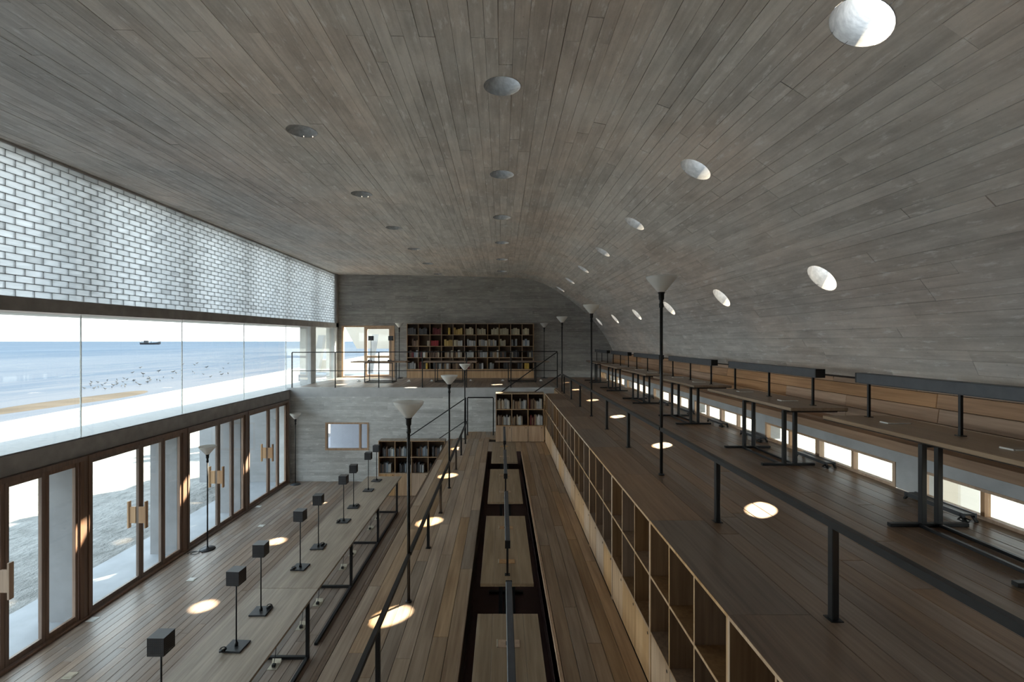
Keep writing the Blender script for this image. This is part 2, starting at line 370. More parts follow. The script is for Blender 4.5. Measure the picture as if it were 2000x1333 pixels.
def inpoly(p, poly):
    c = False; n = len(poly)
    for i in range(n):
        a, b = poly[i], poly[(i + 1) % n]
        if (a[1] > p[1]) != (b[1] > p[1]) and p[0] < (b[0] - a[0]) * (p[1] - a[1]) / (b[1] - a[1]) + a[0]: c = not c
    return c
def boards(name, mat, surf, U, V, width, lens, holes, relief=.004, joint=.008, parent=None, kind='structure', seed=1):
    """formwork-marked concrete: each board impression is its own face, proud or shy of its neighbours, with a sunk joint round it"""
    rnd = random.Random(seed)
    vs, fs, uvs, cols = [], [], [], []
    def add(poly, tone):
        n = len(vs)
        for (u, v, d) in poly: vs.append(surf(u, v, d)); uvs.append((u, v)); cols.append(tone)
        fs.append(tuple(range(n, n + len(poly))))
    bbs = [(min(p[0] for p in h), max(p[0] for p in h), min(p[1] for p in h), max(p[1] for p in h)) for h in holes]
    u = U[0]
    while u < U[1] - 1e-4:
        wd = rnd.uniform(*width); u1 = min(u + wd, U[1])
        if U[1] - u1 < width[0] * .5: u1 = U[1]
        v = V[0] - rnd.choice([0, .31, .62]) * lens[0]
        jd = rnd.random()
        while v < V[1]:
            L = rnd.choice(lens); a, b = max(v, V[0]), min(v + L, V[1]); v += L
            if b - a < 1e-3: continue
            tone = (min(1, max(0, rnd.gauss(.5, .28))), rnd.random(), 0, 1)
            d0 = rnd.uniform(0, relief); g = rnd.choice([.0007, .001, .0015, .0030 if jd > .4 else .001, .0045 if jd > .65 else .0015])
            ia, ib, ja, jb = u + g, u1 - g, a + g * .6, b - g * .6
            hit = [h for h, q in zip(holes, bbs) if q[0] < u1 and q[1] > u and q[2] < b and q[3] > a]
            rect = [(ia, ja), (ib, ja), (ib, jb), (ia, jb)]
            outer = [(u, a), (u1, a), (u1, b), (u, b)]
            if not hit:
                add([(p[0], p[1], d0) for p in rect], tone)
                for k in range(4):
                    k2 = (k + 1) % 4
                    add([(outer[k][0], outer[k][1], joint), (outer[k2][0], outer[k2][1], joint), (rect[k2][0], rect[k2][1], d0), (rect[k][0], rect[k][1], d0)], tone)
            else:
                pts = [Vector(p) for p in rect]; faces = [[0, 1, 2, 3]]
                for h in hit:
                    n0 = len(pts); pts += [Vector(p) for p in h]; faces.append(list(range(n0, n0 + len(h))))
                ov, oe, of, _, _, og = delaunay_2d_cdt(pts, [], faces, 1, 1e-6)
                for f, ids in zip(of, og):
                    if 0 in ids and len(ids) == 1: add([(ov[i][0], ov[i][1], d0) for i in f], tone)
                for k in range(4):
                    k2 = (k + 1) % 4; n = max(1, int(math.dist(outer[k], outer[k2]) / .03))
                    E = [Vector(surf(*p)) for p in ((*outer[k], joint), (*outer[k2], joint), (*rect[k2], d0), (*rect[k], d0))]
                    for i in range(n):
                        t, s = i / n, (i + 1) / n; L_ = lambda A, B, q: (A[0] + (B[0] - A[0]) * q, A[1] + (B[1] - A[1]) * q)
                        mid = L_(outer[k], outer[k2], (t + s) / 2)
                        if any(inpoly(mid, h) for h in hit): continue
                        A, B, C, D = L_(outer[k], outer[k2], t), L_(outer[k], outer[k2], s), L_(rect[k], rect[k2], s), L_(rect[k], rect[k2], t)
                        n1 = len(vs); vs.extend(tuple(q) for q in (E[0].lerp(E[1], t), E[0].lerp(E[1], s), E[3].lerp(E[2], s), E[3].lerp(E[2], t)))
                        uvs.extend((A, B, C, D)); cols.extend([tone] * 4); fs.append((n1, n1 + 1, n1 + 2, n1 + 3))
        u = u1
    me = bpy.data.meshes.new(name); me.from_pydata(vs, [], fs)
    ul = me.uv_layers.new(name='uv'); li = [0] * len(me.loops); me.loops.foreach_get('vertex_index', li)
    ul.data.foreach_set('uv', [c for i in li for c in uvs[i]])
    ca = me.color_attributes.new('tone', 'FLOAT_COLOR', 'POINT'); ca.data.foreach_set('color', [c for t in cols for c in t])
    me.materials.append(mat); me.update()
    return put(me, name, parent, kind=kind)

# ------------------------------------------------------------------ ceiling with skylights
circ = []; tubes = []
ROWS = [(-2.26, 3.15, .04, 7), (.03, 2.08, .04, 7), (2.05, .40, .26, 8), (3.42, .45, .40, 8)]   # x, first y, extra lean inland, count
for x, y0, lean, n in ROWS:
    uc = u_of_x(x)
    for k in range(n):
        yc = y0 + 2.35 * k
        if yc > YB - .3: continue
        poly = [(uc + .17 * math.cos(2 * math.pi * i / 28), yc + .17 * math.sin(2 * math.pi * i / 28)) for i in range(28)]
        circ.append(poly)
        px, pz, nx, nz = prof_at(uc)
        ax = Vector((.71 + lean, .67, 1)).normalized()
        tubes.append((poly, ax, x))
ceiling = boards('ceiling', M['ceil'], surf_ceiling, (0, ULEN), (YR, YB + .1), (.095, .15), [.93, 1.86, 1.86, 2.79], circ, .005, .016, seed=3)
DS = .05; shell = []
for poly, ax, x in tubes:
    uc = sum(p[0] for p in poly) / len(poly); px, pz, nx, nz = prof_at(uc); an = ax.x * nx + ax.z * nz
    du, dv = DS * (ax.x * nz - ax.z * nx) / an, DS * ax.y / an; vc = sum(p[1] for p in poly) / len(poly)
    shell.append([(uc + du + (p[0] - uc) * 1.04, vc + dv + (p[1] - vc) * 1.04) for p in poly])
boards('light_stop_shell', M['ceil'], lambda u, v, d: surf_ceiling(u, v, DS), (0, ULEN), (YR, YB + .1), (.2, .2), [30.], shell, 0., 0., ceiling, None, seed=4)  # unseen backing added over the vault to stop light leaking between boards
M['tube_shaded'] = plain('shaded_skylight_concrete', (.27, .265, .25), .8, nz=.25, scale=20)  # same concrete as the last row, with shade put into its colour
M['tube'] = plain('sunlit_skylight_concrete', (.46, .45, .43), .8, nz=.2, scale=20)  # same concrete again, coloured paler for the sunlit last row
for poly, ax, x in tubes:
    mb = MB(); ring = [Vector(surf_ceiling(p[0], p[1], .0)) for p in poly]; n = len(ring); L = .60 if x < 1 else .46
    for j in range(2):
        for p in ring: mb.v.append(tuple(p + ax * (L * j)))
    for i in range(n): k = (i + 1) % n; mb.f.append((i, k, n + k, n + i)); mb.sm.append(True)
    # outer collar standing proud of the roof (its own vertices, so the shaft's smooth shading stays its own)
    c = sum(ring, Vector()) / n
    for j in range(2):
        for p in ring: mb.v.append(tuple(c + (p - c) * 1.35 + ax * (L * (1 - j) - .0 * j)))
    for p in ring: mb.v.append(tuple(p + ax * L))
    for i in range(n):
        k = (i + 1) % n; mb.f.append((4 * n + i, 4 * n + k, 2 * n + k, 2 * n + i)); mb.sm.append(False)
    mb.build('skylight_shaft', M['tube'] if x > 3 else M['tube_shaded'], ceiling)

# ------------------------------------------------------------------ board-marked walls
def surf_y(yy, sgn=1):
    return lambda u, v, d: (v, yy + d * sgn, u)
# far wall above the mezzanine, with the glazed door opening
DX0, DX1, DZ1 = -5.86, -3.93, .56
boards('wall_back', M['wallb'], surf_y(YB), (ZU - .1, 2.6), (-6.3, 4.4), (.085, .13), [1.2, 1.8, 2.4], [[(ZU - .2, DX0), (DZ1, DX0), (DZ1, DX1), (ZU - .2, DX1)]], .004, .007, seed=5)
WX0, WX1, WZ0, WZ1 = -5.0, -3.77, -3.10, -2.31
boards('wall_mezzanine', M['wall'], surf_y(YW), (ZL - .05, ZU - .0), (-6.1, 1.62), (.085, .13), [1.2, 1.8, 2.4], [[(WZ0, WX0), (WZ1, WX0), (WZ1, WX1), (WZ0, WX1)]], .004, .007, seed=8)
MB().box(-6.1, 1.62, YW + .02, YW + .22, ZL, WZ0).box(-6.1, 1.62, YW + .02, YW + .22, WZ1, ZU - .001).box(-6.1, WX0, YW + .02, YW + .22, WZ0, WZ1).box(WX1, 1.62, YW + .02, YW + .22, WZ0, WZ1).build('trim_mezzanine_wall', M['cool'], kind='structure')
rear = MB().box(-6.4, 4.6, YR - .2, YR, ZL - .2, 2.7).build('wall_rear', M['conc'], kind='structure')

# ------------------------------------------------------------------ floors
def ubox(cx, cy, cz, mat, name):
    """unit plank, chamfered in proportion"""
    mb = MB(); n = 0; rings = []
    for z, ix, iy in ((0, 0, 0), (1 - cz, 0, 0), (1, cx, cy)):
        rings.append([(ix, iy, z), (1 - ix, iy, z), (1 - ix, 1 - iy, z), (ix, 1 - iy, z)])
    for r in rings: mb.v += r
    for k in range(2):
        for i in range(4): j = (i + 1) % 4; mb.f.append((k * 4 + i, k * 4 + j, k * 4 + 4 + j, k * 4 + 4 + i)); mb.sm.append(False)
    mb.f.append((8, 9, 10, 11)); mb.f.append((3, 2, 1, 0)); mb.sm += [False] * 2
    return mb.mesh(name, mat)
def planks(parent, mat, x0, x1, y0, y1, z, wd, L=(1.8, 3.2), th=.028, seed=1):
    rnd = random.Random(seed); me = ubox(.018, .0012, .12, mat, 'plank')
    n = max(1, round((x1 - x0) / wd)); wd = (x1 - x0) / n
    for i in range(n):
        y = y0 - rnd.uniform(0, L[0])
        while y < y1:
            l = rnd.uniform(*L); a, b = max(y, y0), min(y + l, y1); y += l
            if b - a < .08: continue
            o = put(me, 'plank', parent, (x0 + i * wd + .0012, a + .0008, z - th + rnd.uniform(-.0012, 0)))
            o.scale = (wd - .0026, b - a - .0016, th)
T = .03
floorL = MB().box(-6.06, -1.4, YR, YW, ZL - .2, ZL - T).build('floor', M['sub'], kind='structure')
planks(floorL, M['floorL'], -5.93, -1.42, 4.4, YW, ZL, .118, (2.6, 4.2), seed=11)
planks(floorL, M['floorL'], -5.93, -1.42, YR, 4.4, ZL, .5, (6.3, 6.4), seed=12)
PX0, PX1, PY1 = -.33, .445, 11.25
floorM = MB().box(-1.4, PX0, YR, 12.7, ZL, ZM - T).box(PX1, 1.5, YR, 12.7, ZL, ZM - T).box(PX0, PX1, PY1, 12.7, ZL, ZM - T).box(-.95, .0, 12.7, YW, ZL, ZM - T).build('floor', M['sub'], kind='structure')
planks(floorM, M['floorM'], -1.4, PX0, 2.6, 12.7, ZM, .133, seed=21)
planks(floorM, M['floorM'], PX1 + .03, 1.1, 2.6, 12.3, ZM, .125, seed=22)
planks(floorM, M['floorM'], PX0, PX1 + .03, PY1, 12.3, ZM, .13, seed=23)
planks(floorM, M['floorM'], -.95, -.05, 12.7, YW, ZM, .13, seed=24)
planks(floorM, M['floorM'], -1.4, PX0, YR, 2.6, ZM, .55, (4.4, 4.5), seed=25)
planks(floorM, M['floorM'], PX1 + .03, 1.1, YR, 2.6, ZM, .33, (4.4, 4.5), seed=26)
tr = MB().box(PX1, PX1 + .028, YR, PY1, ZM - .26, ZM + .001, .002).build('plank', M['pale'], floorM); tr['label'] = 'pale edge board along the pit'
tr = MB().box(PX0 - .03, PX0 - .002, YR, PY1, ZM - .26, ZM - .001, .002).build('plank', M['floorM'], floorM)  # darker timber than the facing board, its shadow put into the colour
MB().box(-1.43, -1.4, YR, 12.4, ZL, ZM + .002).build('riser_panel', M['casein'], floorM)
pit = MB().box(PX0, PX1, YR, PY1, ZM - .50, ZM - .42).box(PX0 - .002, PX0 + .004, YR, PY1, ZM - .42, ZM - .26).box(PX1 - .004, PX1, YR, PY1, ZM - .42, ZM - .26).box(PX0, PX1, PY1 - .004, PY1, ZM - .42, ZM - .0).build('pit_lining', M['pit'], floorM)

floorU = MB().box(1.5, 3.6, YR, YB, ZU - .3, ZU - T).build('floor', M['sub'], kind='structure')
planks(floorU, M['floorU'], 1.5, 3.58, 1.0, 13.7, ZU, .138, (2.2, 3.6), seed=31)
planks(floorU, M['floorU'], 1.5, 3.58, YR, 1.0, ZU, .5, (2.8, 2.9), seed=32)
planks(floorU, M['floorU'], 1.62, 3.58, 13.7, YB, ZU, .14, (2.2, 4.0), seed=33)
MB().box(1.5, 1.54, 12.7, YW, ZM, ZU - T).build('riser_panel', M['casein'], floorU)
floorZ = MB().box(-6.1, 1.62, YW, YB, ZU - .25, ZU - T).build('floor', M['cool'], kind='structure')
planks(floorZ, M['floorZ'], -5.95, 1.62, YW + .2, YB, ZU, .14, (1.9, 3.9), seed=41)
MB().box(-6.1, 1.62, YW - .001, YW + .2, ZU - .03, ZU + .002).build('kerb', M['cool'], floorZ)

# stairs between the levels
def stair(name, label, x_top, z_top, n, tread, rise, y0, y1):
    t = thing(name, label, 'stairs', (x_top, y0, z_top - n * rise))
    for k in range(n - 1):
        z = (n - 1 - k) * rise
        MB().box(-(k + 1) * tread - .02, -k * tread, 0, y1 - y0, z - .035, z, .003).build('tread', M['floorM'], t)
        MB().box(-k * tread - .02, -k * tread, 0, y1 - y0, z - .035 - (rise if k == n - 2 else .0) - .12, z + rise - .036).build('riser', M['floorM'], t)
    return t
stair('upper_staircase', 'short timber staircase climbing to the upper floor behind the far bookcase', 1.5, ZU, 7, .25, (ZU - ZM) / 7, 12.72, YW - .02)
stair('lower_staircase', 'timber staircase dropping to the lower floor along the grey concrete wall', -.97, ZM, 8, .28, (ZM - ZL) / 8, 12.74, YW - .02)

# ------------------------------------------------------------------ left side: sill beam, doors, glass strip, upper beam, glass blocks
MODS = [YR + .0] + [.35 + 2.2 * k for k in range(7)]       # -1.85, .35, 2.55, 4.75, 6.95, 9.15, 11.35, 13.55
ZH, ZS = -1.65, -1.39                                      # door head, sill top
sill = MB()
sill.box(-6.82, XL, YR, YW, ZH, ZS, .012).box(-6.82, XL, YW, YB + 1, ZU - .25, ZS, .012)
sill.build('trim_1', M['dconc'], kind='structure')
M['sill'] = plain('sill_top_concrete', (.22, .225, .235), .6)
MB().box(-6.82, XL + .003, YR, YB, ZS, ZS + .012, .004).build('trim_2', M['sill'], kind='structure')
def beam_z(y): return .0088 * (min(y, 18) - 17.4)
ub = MB()
for a, b in ((YR, 8), (8, YB)):
    za, zb = beam_z(a), beam_z(b); n = len(ub.v)
    for y, z in ((a, za), (b, zb)): ub.v += [(-6.62, y, .475 + z), (-5.97, y, .475 + z), (-5.97, y, .650 + z), (-6.62, y, .650 + z)]
    for f in ((0, 3, 2, 1), (4, 5, 6, 7), (0, 1, 5, 4), (1, 2, 6, 5), (2, 3, 7, 6), (3, 0, 4, 7)): ub.f.append(tuple(n + i for i in f)); ub.sm.append(False)
ub.build('trim_3', M['dconc'], kind='structure')
MB().beam((-6.96, YR, .515 + beam_z(YR)), (-6.96, YB, .515 + beam_z(YB)), .68, .08).build('trim_4', M['cool'], kind='structure')

# glass strip panes looking over the sea
ys = [YR] + MODS[1:] + [15.2]
gi = 0
for a, b in list(zip(ys, ys[1:])) + [(15.6, 17.5)]:
    gi += 1; zt = .47 + beam_z(a)
    wn = sempty('window_%d' % gi)
    MB().box(-6.06, -6.048, a + .006, b - .006, ZS + .01, zt).build('window_pane', M['glass'], wn)
    if a > YR + .1 and b < 17: MB().box(-6.062, -6.046, a - .006, a + .006, ZS + .01, zt).build('window_joint', M['joint'], wn)
MB().box(-6.35, XL, 15.2, 15.6, ZS, .5).box(-6.3, XL + .0, 17.35, YB, ZS, .5).build('wall_left_pier', M['cool'], kind='structure')

# glass block wall
wl = sempty('wall_left')
NR = 21; BL = .245; ZT = 2.42
blk = MB().box(-.5, .5, -.5, .5, -.5, .5, .03).mesh('glass_block', M['block'])
small = MB().box(-.5, .5, -.5, .5, -.5, .5).mesh('glass_block_far', M['block'])
cells = []
for r in range(NR):
    y = YR - (BL / 2 if r % 2 else 0)
    while y < 17.5:
        yc = y + BL / 2; zb = .652 + beam_z(yc); h = (ZT - zb) / NR
        cells.append((yc, zb + (r + .5) * h, h)); y += BL
near = sorted([c for c in cells if c[0] > 5.55], key=lambda c: c[0])[:300]
ns = set((round(c[0], 3), round(c[1], 3)) for c in near)
for yc, zc, h in near:
    o = put(blk, 'glass_block', wl, (-6.04, yc, zc)); o.scale = (.03, BL - .009, h - .008)
far = MB(); tones = []
for yc, zc, h in cells:
    if (round(yc, 3), round(zc, 3)) in ns: continue
    far.box(-6.055, -6.025, yc - BL / 2 + .0045, yc + BL / 2 - .0045, zc - h / 2 + .004, zc + h / 2 - .004); tones += [random.random()] * 8
fo = far.build('glass_blocks', M['block'], wl, kind='stuff')
ca = fo.data.color_attributes.new('tone', 'FLOAT_COLOR', 'POINT'); ca.data.foreach_set('color', [c for t in tones for c in (t, t, t, 1)])
mo = MB()
for r in range(NR + 1):
    za = .652 + beam_z(YR); zb = .652 + beam_z(17.5)
    mo.beam((-6.04, YR, za + (ZT - za) * r / NR), (-6.04, 17.5, zb + (ZT - zb) * r / NR), .022, .0085)
for yc, zc, h in cells: mo.box(-6.051, -6.029, yc - BL / 2 - .005, yc - BL / 2 + .005, zc - h / 2, zc + h / 2)
mo.build('mortar_bed', M['mort'], wl)
MB().box(-6.35, -5.97, 17.42, YB, .5, 2.5).build('wall_left_return', M['dconc'], kind='structure')
MB().box(-6.3, -6.0, YR, YB, 2.40, 2.60).build('wall_left_head', M['conc'], kind='structure')
cl = sempty('trim_5')
for m in MODS[1:] + [15.6]:
    MB().box(-6.62, -6.36, m - .02, m + .28, .6, 2.5).build('facade_post', M['cool'], cl)

# timber door units
def door_unit(i, y0, y1):
    d = sempty('door_%d' % i, (XL, y0, ZL)); H = ZH - ZL; L = y1 - y0; f = M['frame']
    MB().box(-.06, .05, 0, .06, 0, H).box(-.06, .05, L - .06, L, 0, H).box(-.06, .05, .06, L - .06, H - .06, H).build('door_frame', f, d)
    MB().box(-.08, .07, 0, L, 0, .035, .006).build('threshold', f, d)
    MB().box(.05, .066, .0, .012, 0, H).box(.02, .05, L - .12, L - .06, .035, H - .06).build('door_jamb', f, d)
    def leaf(a, b, nm='door_leaf'):
        s = .05; z0, z1 = .04, H - .065
        o = MB().box(-.025, .025, a, a + s, z0, z1, .003).box(-.025, .025, b - s, b, z0, z1, .003).box(-.022, .022, a + s, b - s, z1 - .06, z1, .003).box(-.022, .022, a + s, b - s, z0, z0 + .07, .003).build(nm, f, d)
        MB().box(-.006, .006, a + s, b - s, z0 + .07, z1 - .06).build('glass_pane', M['glass'], o)
        return o
    A = leaf(.065, 1.06); leaf(1.065, 1.58); leaf(1.585, L - .125, 'side_light')
    hz = .90
    h = MB()
    for s in (1, -1):
        h.box(min(s * .025, s * .14), max(s * .025, s * .14), 1.0, 1.03, hz + .08, hz + .35, .003)
        h.box(min(s * .125, s * .155), max(s * .125, s * .155), .985, 1.045, hz, hz + .44, .004)
    ho = h.build('door_handle', M['pale'], A); ho['label'] = 'pale timber pull handle'
    return d
for i, (a, b) in enumerate(zip(MODS, MODS[1:])): door_unit(i + 1, a + (0.0 if i else 0), b)
MB().box(-6.3, XL, 13.55, YW, ZL, ZH).build('wall_left_end', M['wall'] if 0 else M['cool'], kind='structure')
MB().box(-6.06, XL + .04, YR, YR + .03, ZL, ZH).build('trim_6', M['frame'], kind='structure')

# piers outside between the doors, outer terrace
po = sempty('trim_7')
for m in MODS[1:-1]:
    MB().box(-6.62, -6.1, m - .06, m + .14, ZL - .05, ZH, .01).build('concrete_fin', M['fin'], po)
MB().box(-8.6, -6.1, 13.75, 14.0, ZL - .05, -1.82).build('garden_wall', M['fin'], po)
MB().box(-7.22, -6.06, YR - 6, YB + 4, ZL - .25, ZL - .035).build('floor_terrace', M['slab'], kind='structure')

# landing wall window and an added pale backdrop behind it, shaped to catch daylight
def frame_rect(parent, x0, x1, z0, z1, y, t, dep, mat, mull=(), rails=(), fname='window_frame'):
    f = MB().box(x0, x0 + t, y, y + dep, z0, z1).box(x1 - t, x1, y, y + dep, z0, z1).box(x0 + t, x1 - t, y, y + dep, z1 - t, z1).box(x0 + t, x1 - t, y, y + dep, z0, z0 + t)
    f.build(fname, mat, parent)
    for m in mull: MB().box(m - t * .5, m + t * .5, y + .005, y + dep - .005, z0 + t, z1 - t).build('mullion', mat, parent)
wn = sempty('window_20'); frame_rect(wn, WX0, WX1, WZ0, WZ1, YW - .012, .045, .12, M['pale'], (-4.02,))
MB().box(WX0 + .045, -4.042, YW + .05, YW + .058, WZ0 + .045, WZ1 - .045).build('window_pane', M['frost'], wn)
MB().box(-3.998, WX1 - .045, YW + .05, YW + .058, WZ0 + .045, WZ1 - .045).build('window_pane', M['frost'], wn)
M['chalk'] = plain('daylight_backdrop_white', (.46, .475, .50), .8, nz=.05, scale=2)
MB().box(-6.1, 1.6, 17.2, 17.3, ZL, ZU - .25).box(-6.1, 1.6, YW + .25, 17.2, ZL - .1, ZL).box(-2.6, -2.5, YW + .25, 17.2, ZL, ZU - .25).build('wall_daylight_backdrop', M['chalk'], kind='structure')

# glazed door in the far wall
d = sempty('door_20'); fx = M['pale']
MB().box(DX0, DX0 + .06, YB - .02, YB + .12, ZU, DZ1).box(DX1 - .1, DX1, YB - .02, YB + .12, ZU, DZ1).box(DX0 + .06, DX1 - .1, YB - .02, YB + .12, DZ1 - .05, DZ1).build('door_frame', fx, d)
MB().box(DX0 + .06, DX1 - .1, YB - .02, YB + .12, ZU, ZU + .04).build('threshold', M['frame'], d)
MB().box(DX0 + .06, -5.04, YB + .05, YB + .06, ZU + .04, DZ1 - .05).build('side_light', M['glass'], d)
lf = MB().box(-5.04, -4.93, YB - .0, YB + .08, ZU + .04, DZ1 - .05).box(-4.13, -4.03, YB, YB + .08, ZU + .04, DZ1 - .05).box(-4.93, -4.13, YB, YB + .08, DZ1 - .12, DZ1 - .05).box(-4.93, -4.13, YB, YB + .08, ZU + .04, ZU + .10).box(-4.93, -4.13, YB, YB + .08, -.62, -.54).build('door_leaf', fx, d)
MB().box(-4.93, -4.13, YB + .03, YB + .04, ZU + .10, DZ1 - .12).build('glass_pane', M['glass'], lf)

# ------------------------------------------------------------------ right side: low windows, concrete band, bench
XR = 3.58
bays = [(-.45 + 2.42 * k, -.45 + 2.42 * k + 2.17) for k in range(-1, 8)]   # window bays between piers
bays = [(max(a, YR), min(b, YB - .05)) for a, b in bays if b > YR + .3 and a < YB - .4]
wr = MB().box(XR, XR + .2, YR, YB, -1.10, -.935)
prev = YR
for a, b in bays: 
    if a > prev + .01: wr.box(XR, XR + .2, prev, a, ZU, -1.10)
    prev = b
wr.box(XR, XR + .2, prev, YB, ZU, -1.10)
wr.box(XR + .02, 4.6, YR, YB, -1.0, -.935)
wr.box(4.18, 4.6, YR, YB, -1.0, -.30)
wr.build('wall_right', M['wall_flat'] if 'wall_flat' in M else M['cool'], kind='structure')
k = 29
for a, b in bays:
    for s in (0, 1):
        w0 = a + s * (b - a) / 2; w1 = a + (s + 1) * (b - a) / 2
        if w1 < .5: continue
        k += 1; wn = sempty('window_%d' % k)
        t = .035; z0, z1 = ZU, -1.10; mid = (w0 + w1) / 2
        f = MB().box(XR - .006, XR + .05, w0, w0 + t, z0, z1).box(XR - .006, XR + .05, w1 - t, w1, z0, z1).box(XR - .006, XR + .05, w0 + t, w1 - t, z1 - .022, z1).box(XR - .006, XR + .05, w0 + t, w1 - t, z0, z0 + .025).build('window_frame', M['pale'], wn)
        MB().box(XR - .002, XR + .045, mid - .016, mid + .016, z0 + .025, z1 - .022).build('mullion', M['pale'], wn)
        MB().box(XR + .02, XR + .026, w0 + t, mid - .02, z0 + .025, z1 - .022).build('window_pane', M['glass'], wn)
        MB().box(XR + .02, XR + .026, mid + .02, w1 - t, z0 + .025, z1 - .022).build('window_pane', M['glass'], wn)

bench = thing('wall_bench', 'long built-in timber bench with a plank backrest under the curved concrete vault', 'bench', (XR, YR, -.935))
MB().box(-.03, .0, 0, YB - YR, -.06, .03, .003).build('bench_edge', M['bench'], bench)
def slopes(z): return .46 + .07 * (z / .56)
rnd = random.Random(4); L0 = YB - YR
pu = ubox(.03, .003, .2, M['bench'], 'plank')
for r in range(4):
    y = -rnd.uniform(0, 1.2); zz = .03 + r * .137
    while y < L0:
        l = rnd.choice([1.2, 2.4, 1.8]); a, b = max(y, 0), min(y + l, L0); y += l
        if b - a < .1: continue
        o = put(pu, 'plank', bench, (slopes(zz) + .0, a + .001, zz)); o.rotation_euler = (0, R(-90 + 7), 0); o.scale = (.134, b - a - .003, .022)
n = 4
for i in range(n):
    y = -rnd.uniform(0, 1.2)
    while y < L0:
        l = rnd.choice([2.4, 3.6]); a, b = max(y, 0), min(y + l, L0); y += l
        if b - a < .1: continue
        o = put(pu, 'plank', bench, (i * .118 + .002, a, .005)); o.scale = (.115, b - a - .003, .024)
MB().box(.50, .60, 0, L0, .03, .52).build('back_frame', M['sub'], bench)

# ------------------------------------------------------------------ railings
def rail(name, label, top_pts, posts, mid=None, w=.034, post_w=.034):
    t = thing(name, label, 'railing')
    h = MB()
    for a, b in zip(top_pts, top_pts[1:]):
        if a and b: h.beam(a, b, w, w)
    h.build('handrail', M['black'], t)
    if mid:
        h = MB()
        for a, b in zip(mid, mid[1:]): h.beam(a, b, .02, .02)
        h.build('lower_rail', M['black'], t)
    for x, y, z0, z1 in posts:
        MB().box(x - post_w / 2, x + post_w / 2, y - post_w / 2, y + post_w / 2, z0, z1, .003).box(x - .03, x + .03, y - .03, y + .03, z0, z0 + .004).build('post', M['black'], t)
    return t
RX = 1.585; ZR = ZU + .455
tor_u = [4.80, 8.54, 12.72]
pu_ = [2.31 + 1.245 * k for k in range(-2, 9)]
rail('guard_rail', 'low black steel railing running along the dark upper floor', [(RX, YR, ZR), (RX, 4.78, ZR), None, (RX, 4.82, ZR), (RX, 8.52, ZR), None, (RX, 8.56, ZR), (RX, 12.69, ZR)],
     [(RX, y, ZU, ZR - .015) for y in pu_ if min(abs(y - t) for t in tor_u) > .2])
MX = -.912; ZMR = ZM + .465
tor_m = [4.76, 8.44]
pm = [2.34 + 1.22 * k - 1.22 for k in range(-1, 10)]
rail('guard_rail', 'low black steel railing on the left side of the middle terrace', [(MX, YR, ZMR), (MX, 4.74, ZMR), None, (MX, 4.78, ZMR), (MX, 8.42, ZMR), None, (MX, 8.46, ZMR), (MX, 12.6, ZMR)],
     [(MX, y, ZM, ZMR - .015) for y in pm if min(abs(y - t) for t in tor_m) > .3])
gy = YW + .06
gx = [-5.97, -4.74, -3.5, -2.26, -1.0, .26, 1.58]
rail('balustrade', 'thin black steel balustrade along the edge of the far mezzanine', [(-5.97, gy, -.325), (1.58, gy, -.295)],
     [(x, gy, ZU, -.33) for x in gx], mid=[(-5.97, gy, -.85), (1.58, gy, -.84)], w=.026, post_w=.028)
rail('stair_handrail', 'sloping black handrail beside the upper staircase, against the mezzanine', [(1.58, gy - .08, -.30), (-.15, gy - .08, -1.54)], [(-.15, gy - .08, ZM, -1.54)], w=.026, post_w=.024)
rail('stair_handrail', 'sloping black handrail starting at the tall lamp by the far bookcase top', [(RX - .03, 12.74, -.88), (-.12, 12.74, -2.0)], [(-.12, 12.74, ZM, -2.0)], w=.026, post_w=.024)
rail('stair_handrail', 'sloping black handrail with lower rail beside the staircase down to the lower floor', [(-.95, 12.72, -1.505), (-3.0, 12.72, -2.90)],
     [(-.95, 12.72, ZM, -1.49), (-3.0, 12.72, ZL, -2.89)], mid=[(-.95, 12.72, -2.10), (-3.0, 12.72, -3.48)], w=.026, post_w=.026)
rail('landing_guard', 'black steel guard frame on the landing beside the three-column bookcase', [(-.935, 13.2, -1.545), (-.23, 13.2, -1.545)], [(-.935, 13.2, ZM, -1.55), (-.23, 13.2, ZM, -1.55)], w=.03, post_w=.03)

# ------------------------------------------------------------------ torchiere lamps
def torchiere(label, disc=True):
    t = thing('torchiere_lamp', label, 'lamp', (0, 0, 0))
    if disc: MB().lathe([(0, 0), (.135, 0), (.138, .008), (.13, .02), (.03, .026), (.018, .05), (0, .05)], 32).build('lamp_base', M['lampgrey'], t)
    else: MB().lathe([(0, 0), (.03, 0), (.03, .012), (.016, .016), (0, .016)], 20).build('lamp_base', M['black'], t)
    r = .0125 if disc else .0155
    MB().tube([(0, 0, .01), (0, 0, 1.78)], r, 14).build('lamp_pole', M['black'], t)
    MB().lathe([(0, 1.66), (.017, 1.66), (.022, 1.665), (.022, 1.70), (.018, 1.705), (.018, 1.735), (.026, 1.745), (.028, 1.80), (.034, 1.805), (.034, 1.815), (0, 1.815)], 20).build('collar', M['black'], t)
    MB().lathe([(.028, 1.81), (.05, 1.835), (.10, 1.895), (.137, 1.94), (.146, 1.958), (.147, 1.972), (.143, 1.972), (.139, 1.958), (.095, 1.90), (.046, 1.842), (.0, 1.822)], 40).build('lamp_shade', M['bowl'], t)
    return t
t0 = torchiere('nearest torchiere lamp on the middle terrace railing, with a large white bowl', False)
t0.location = (MX - .005, 4.76, ZM)
G = 'slim black torchiere lamps with white bowl shades'
t0['group'] = G
dup(t0, (MX - .005, 8.44, ZM), 'second torchiere lamp from the near end on the middle terrace railing')
dup(t0, (-.965, 12.62, ZM), 'black torchiere lamp at the far end of the middle terrace railing')
dup(t0, (RX, 4.80, ZU), 'tall black torchiere lamp nearest on the upper railing, rising before the vault')
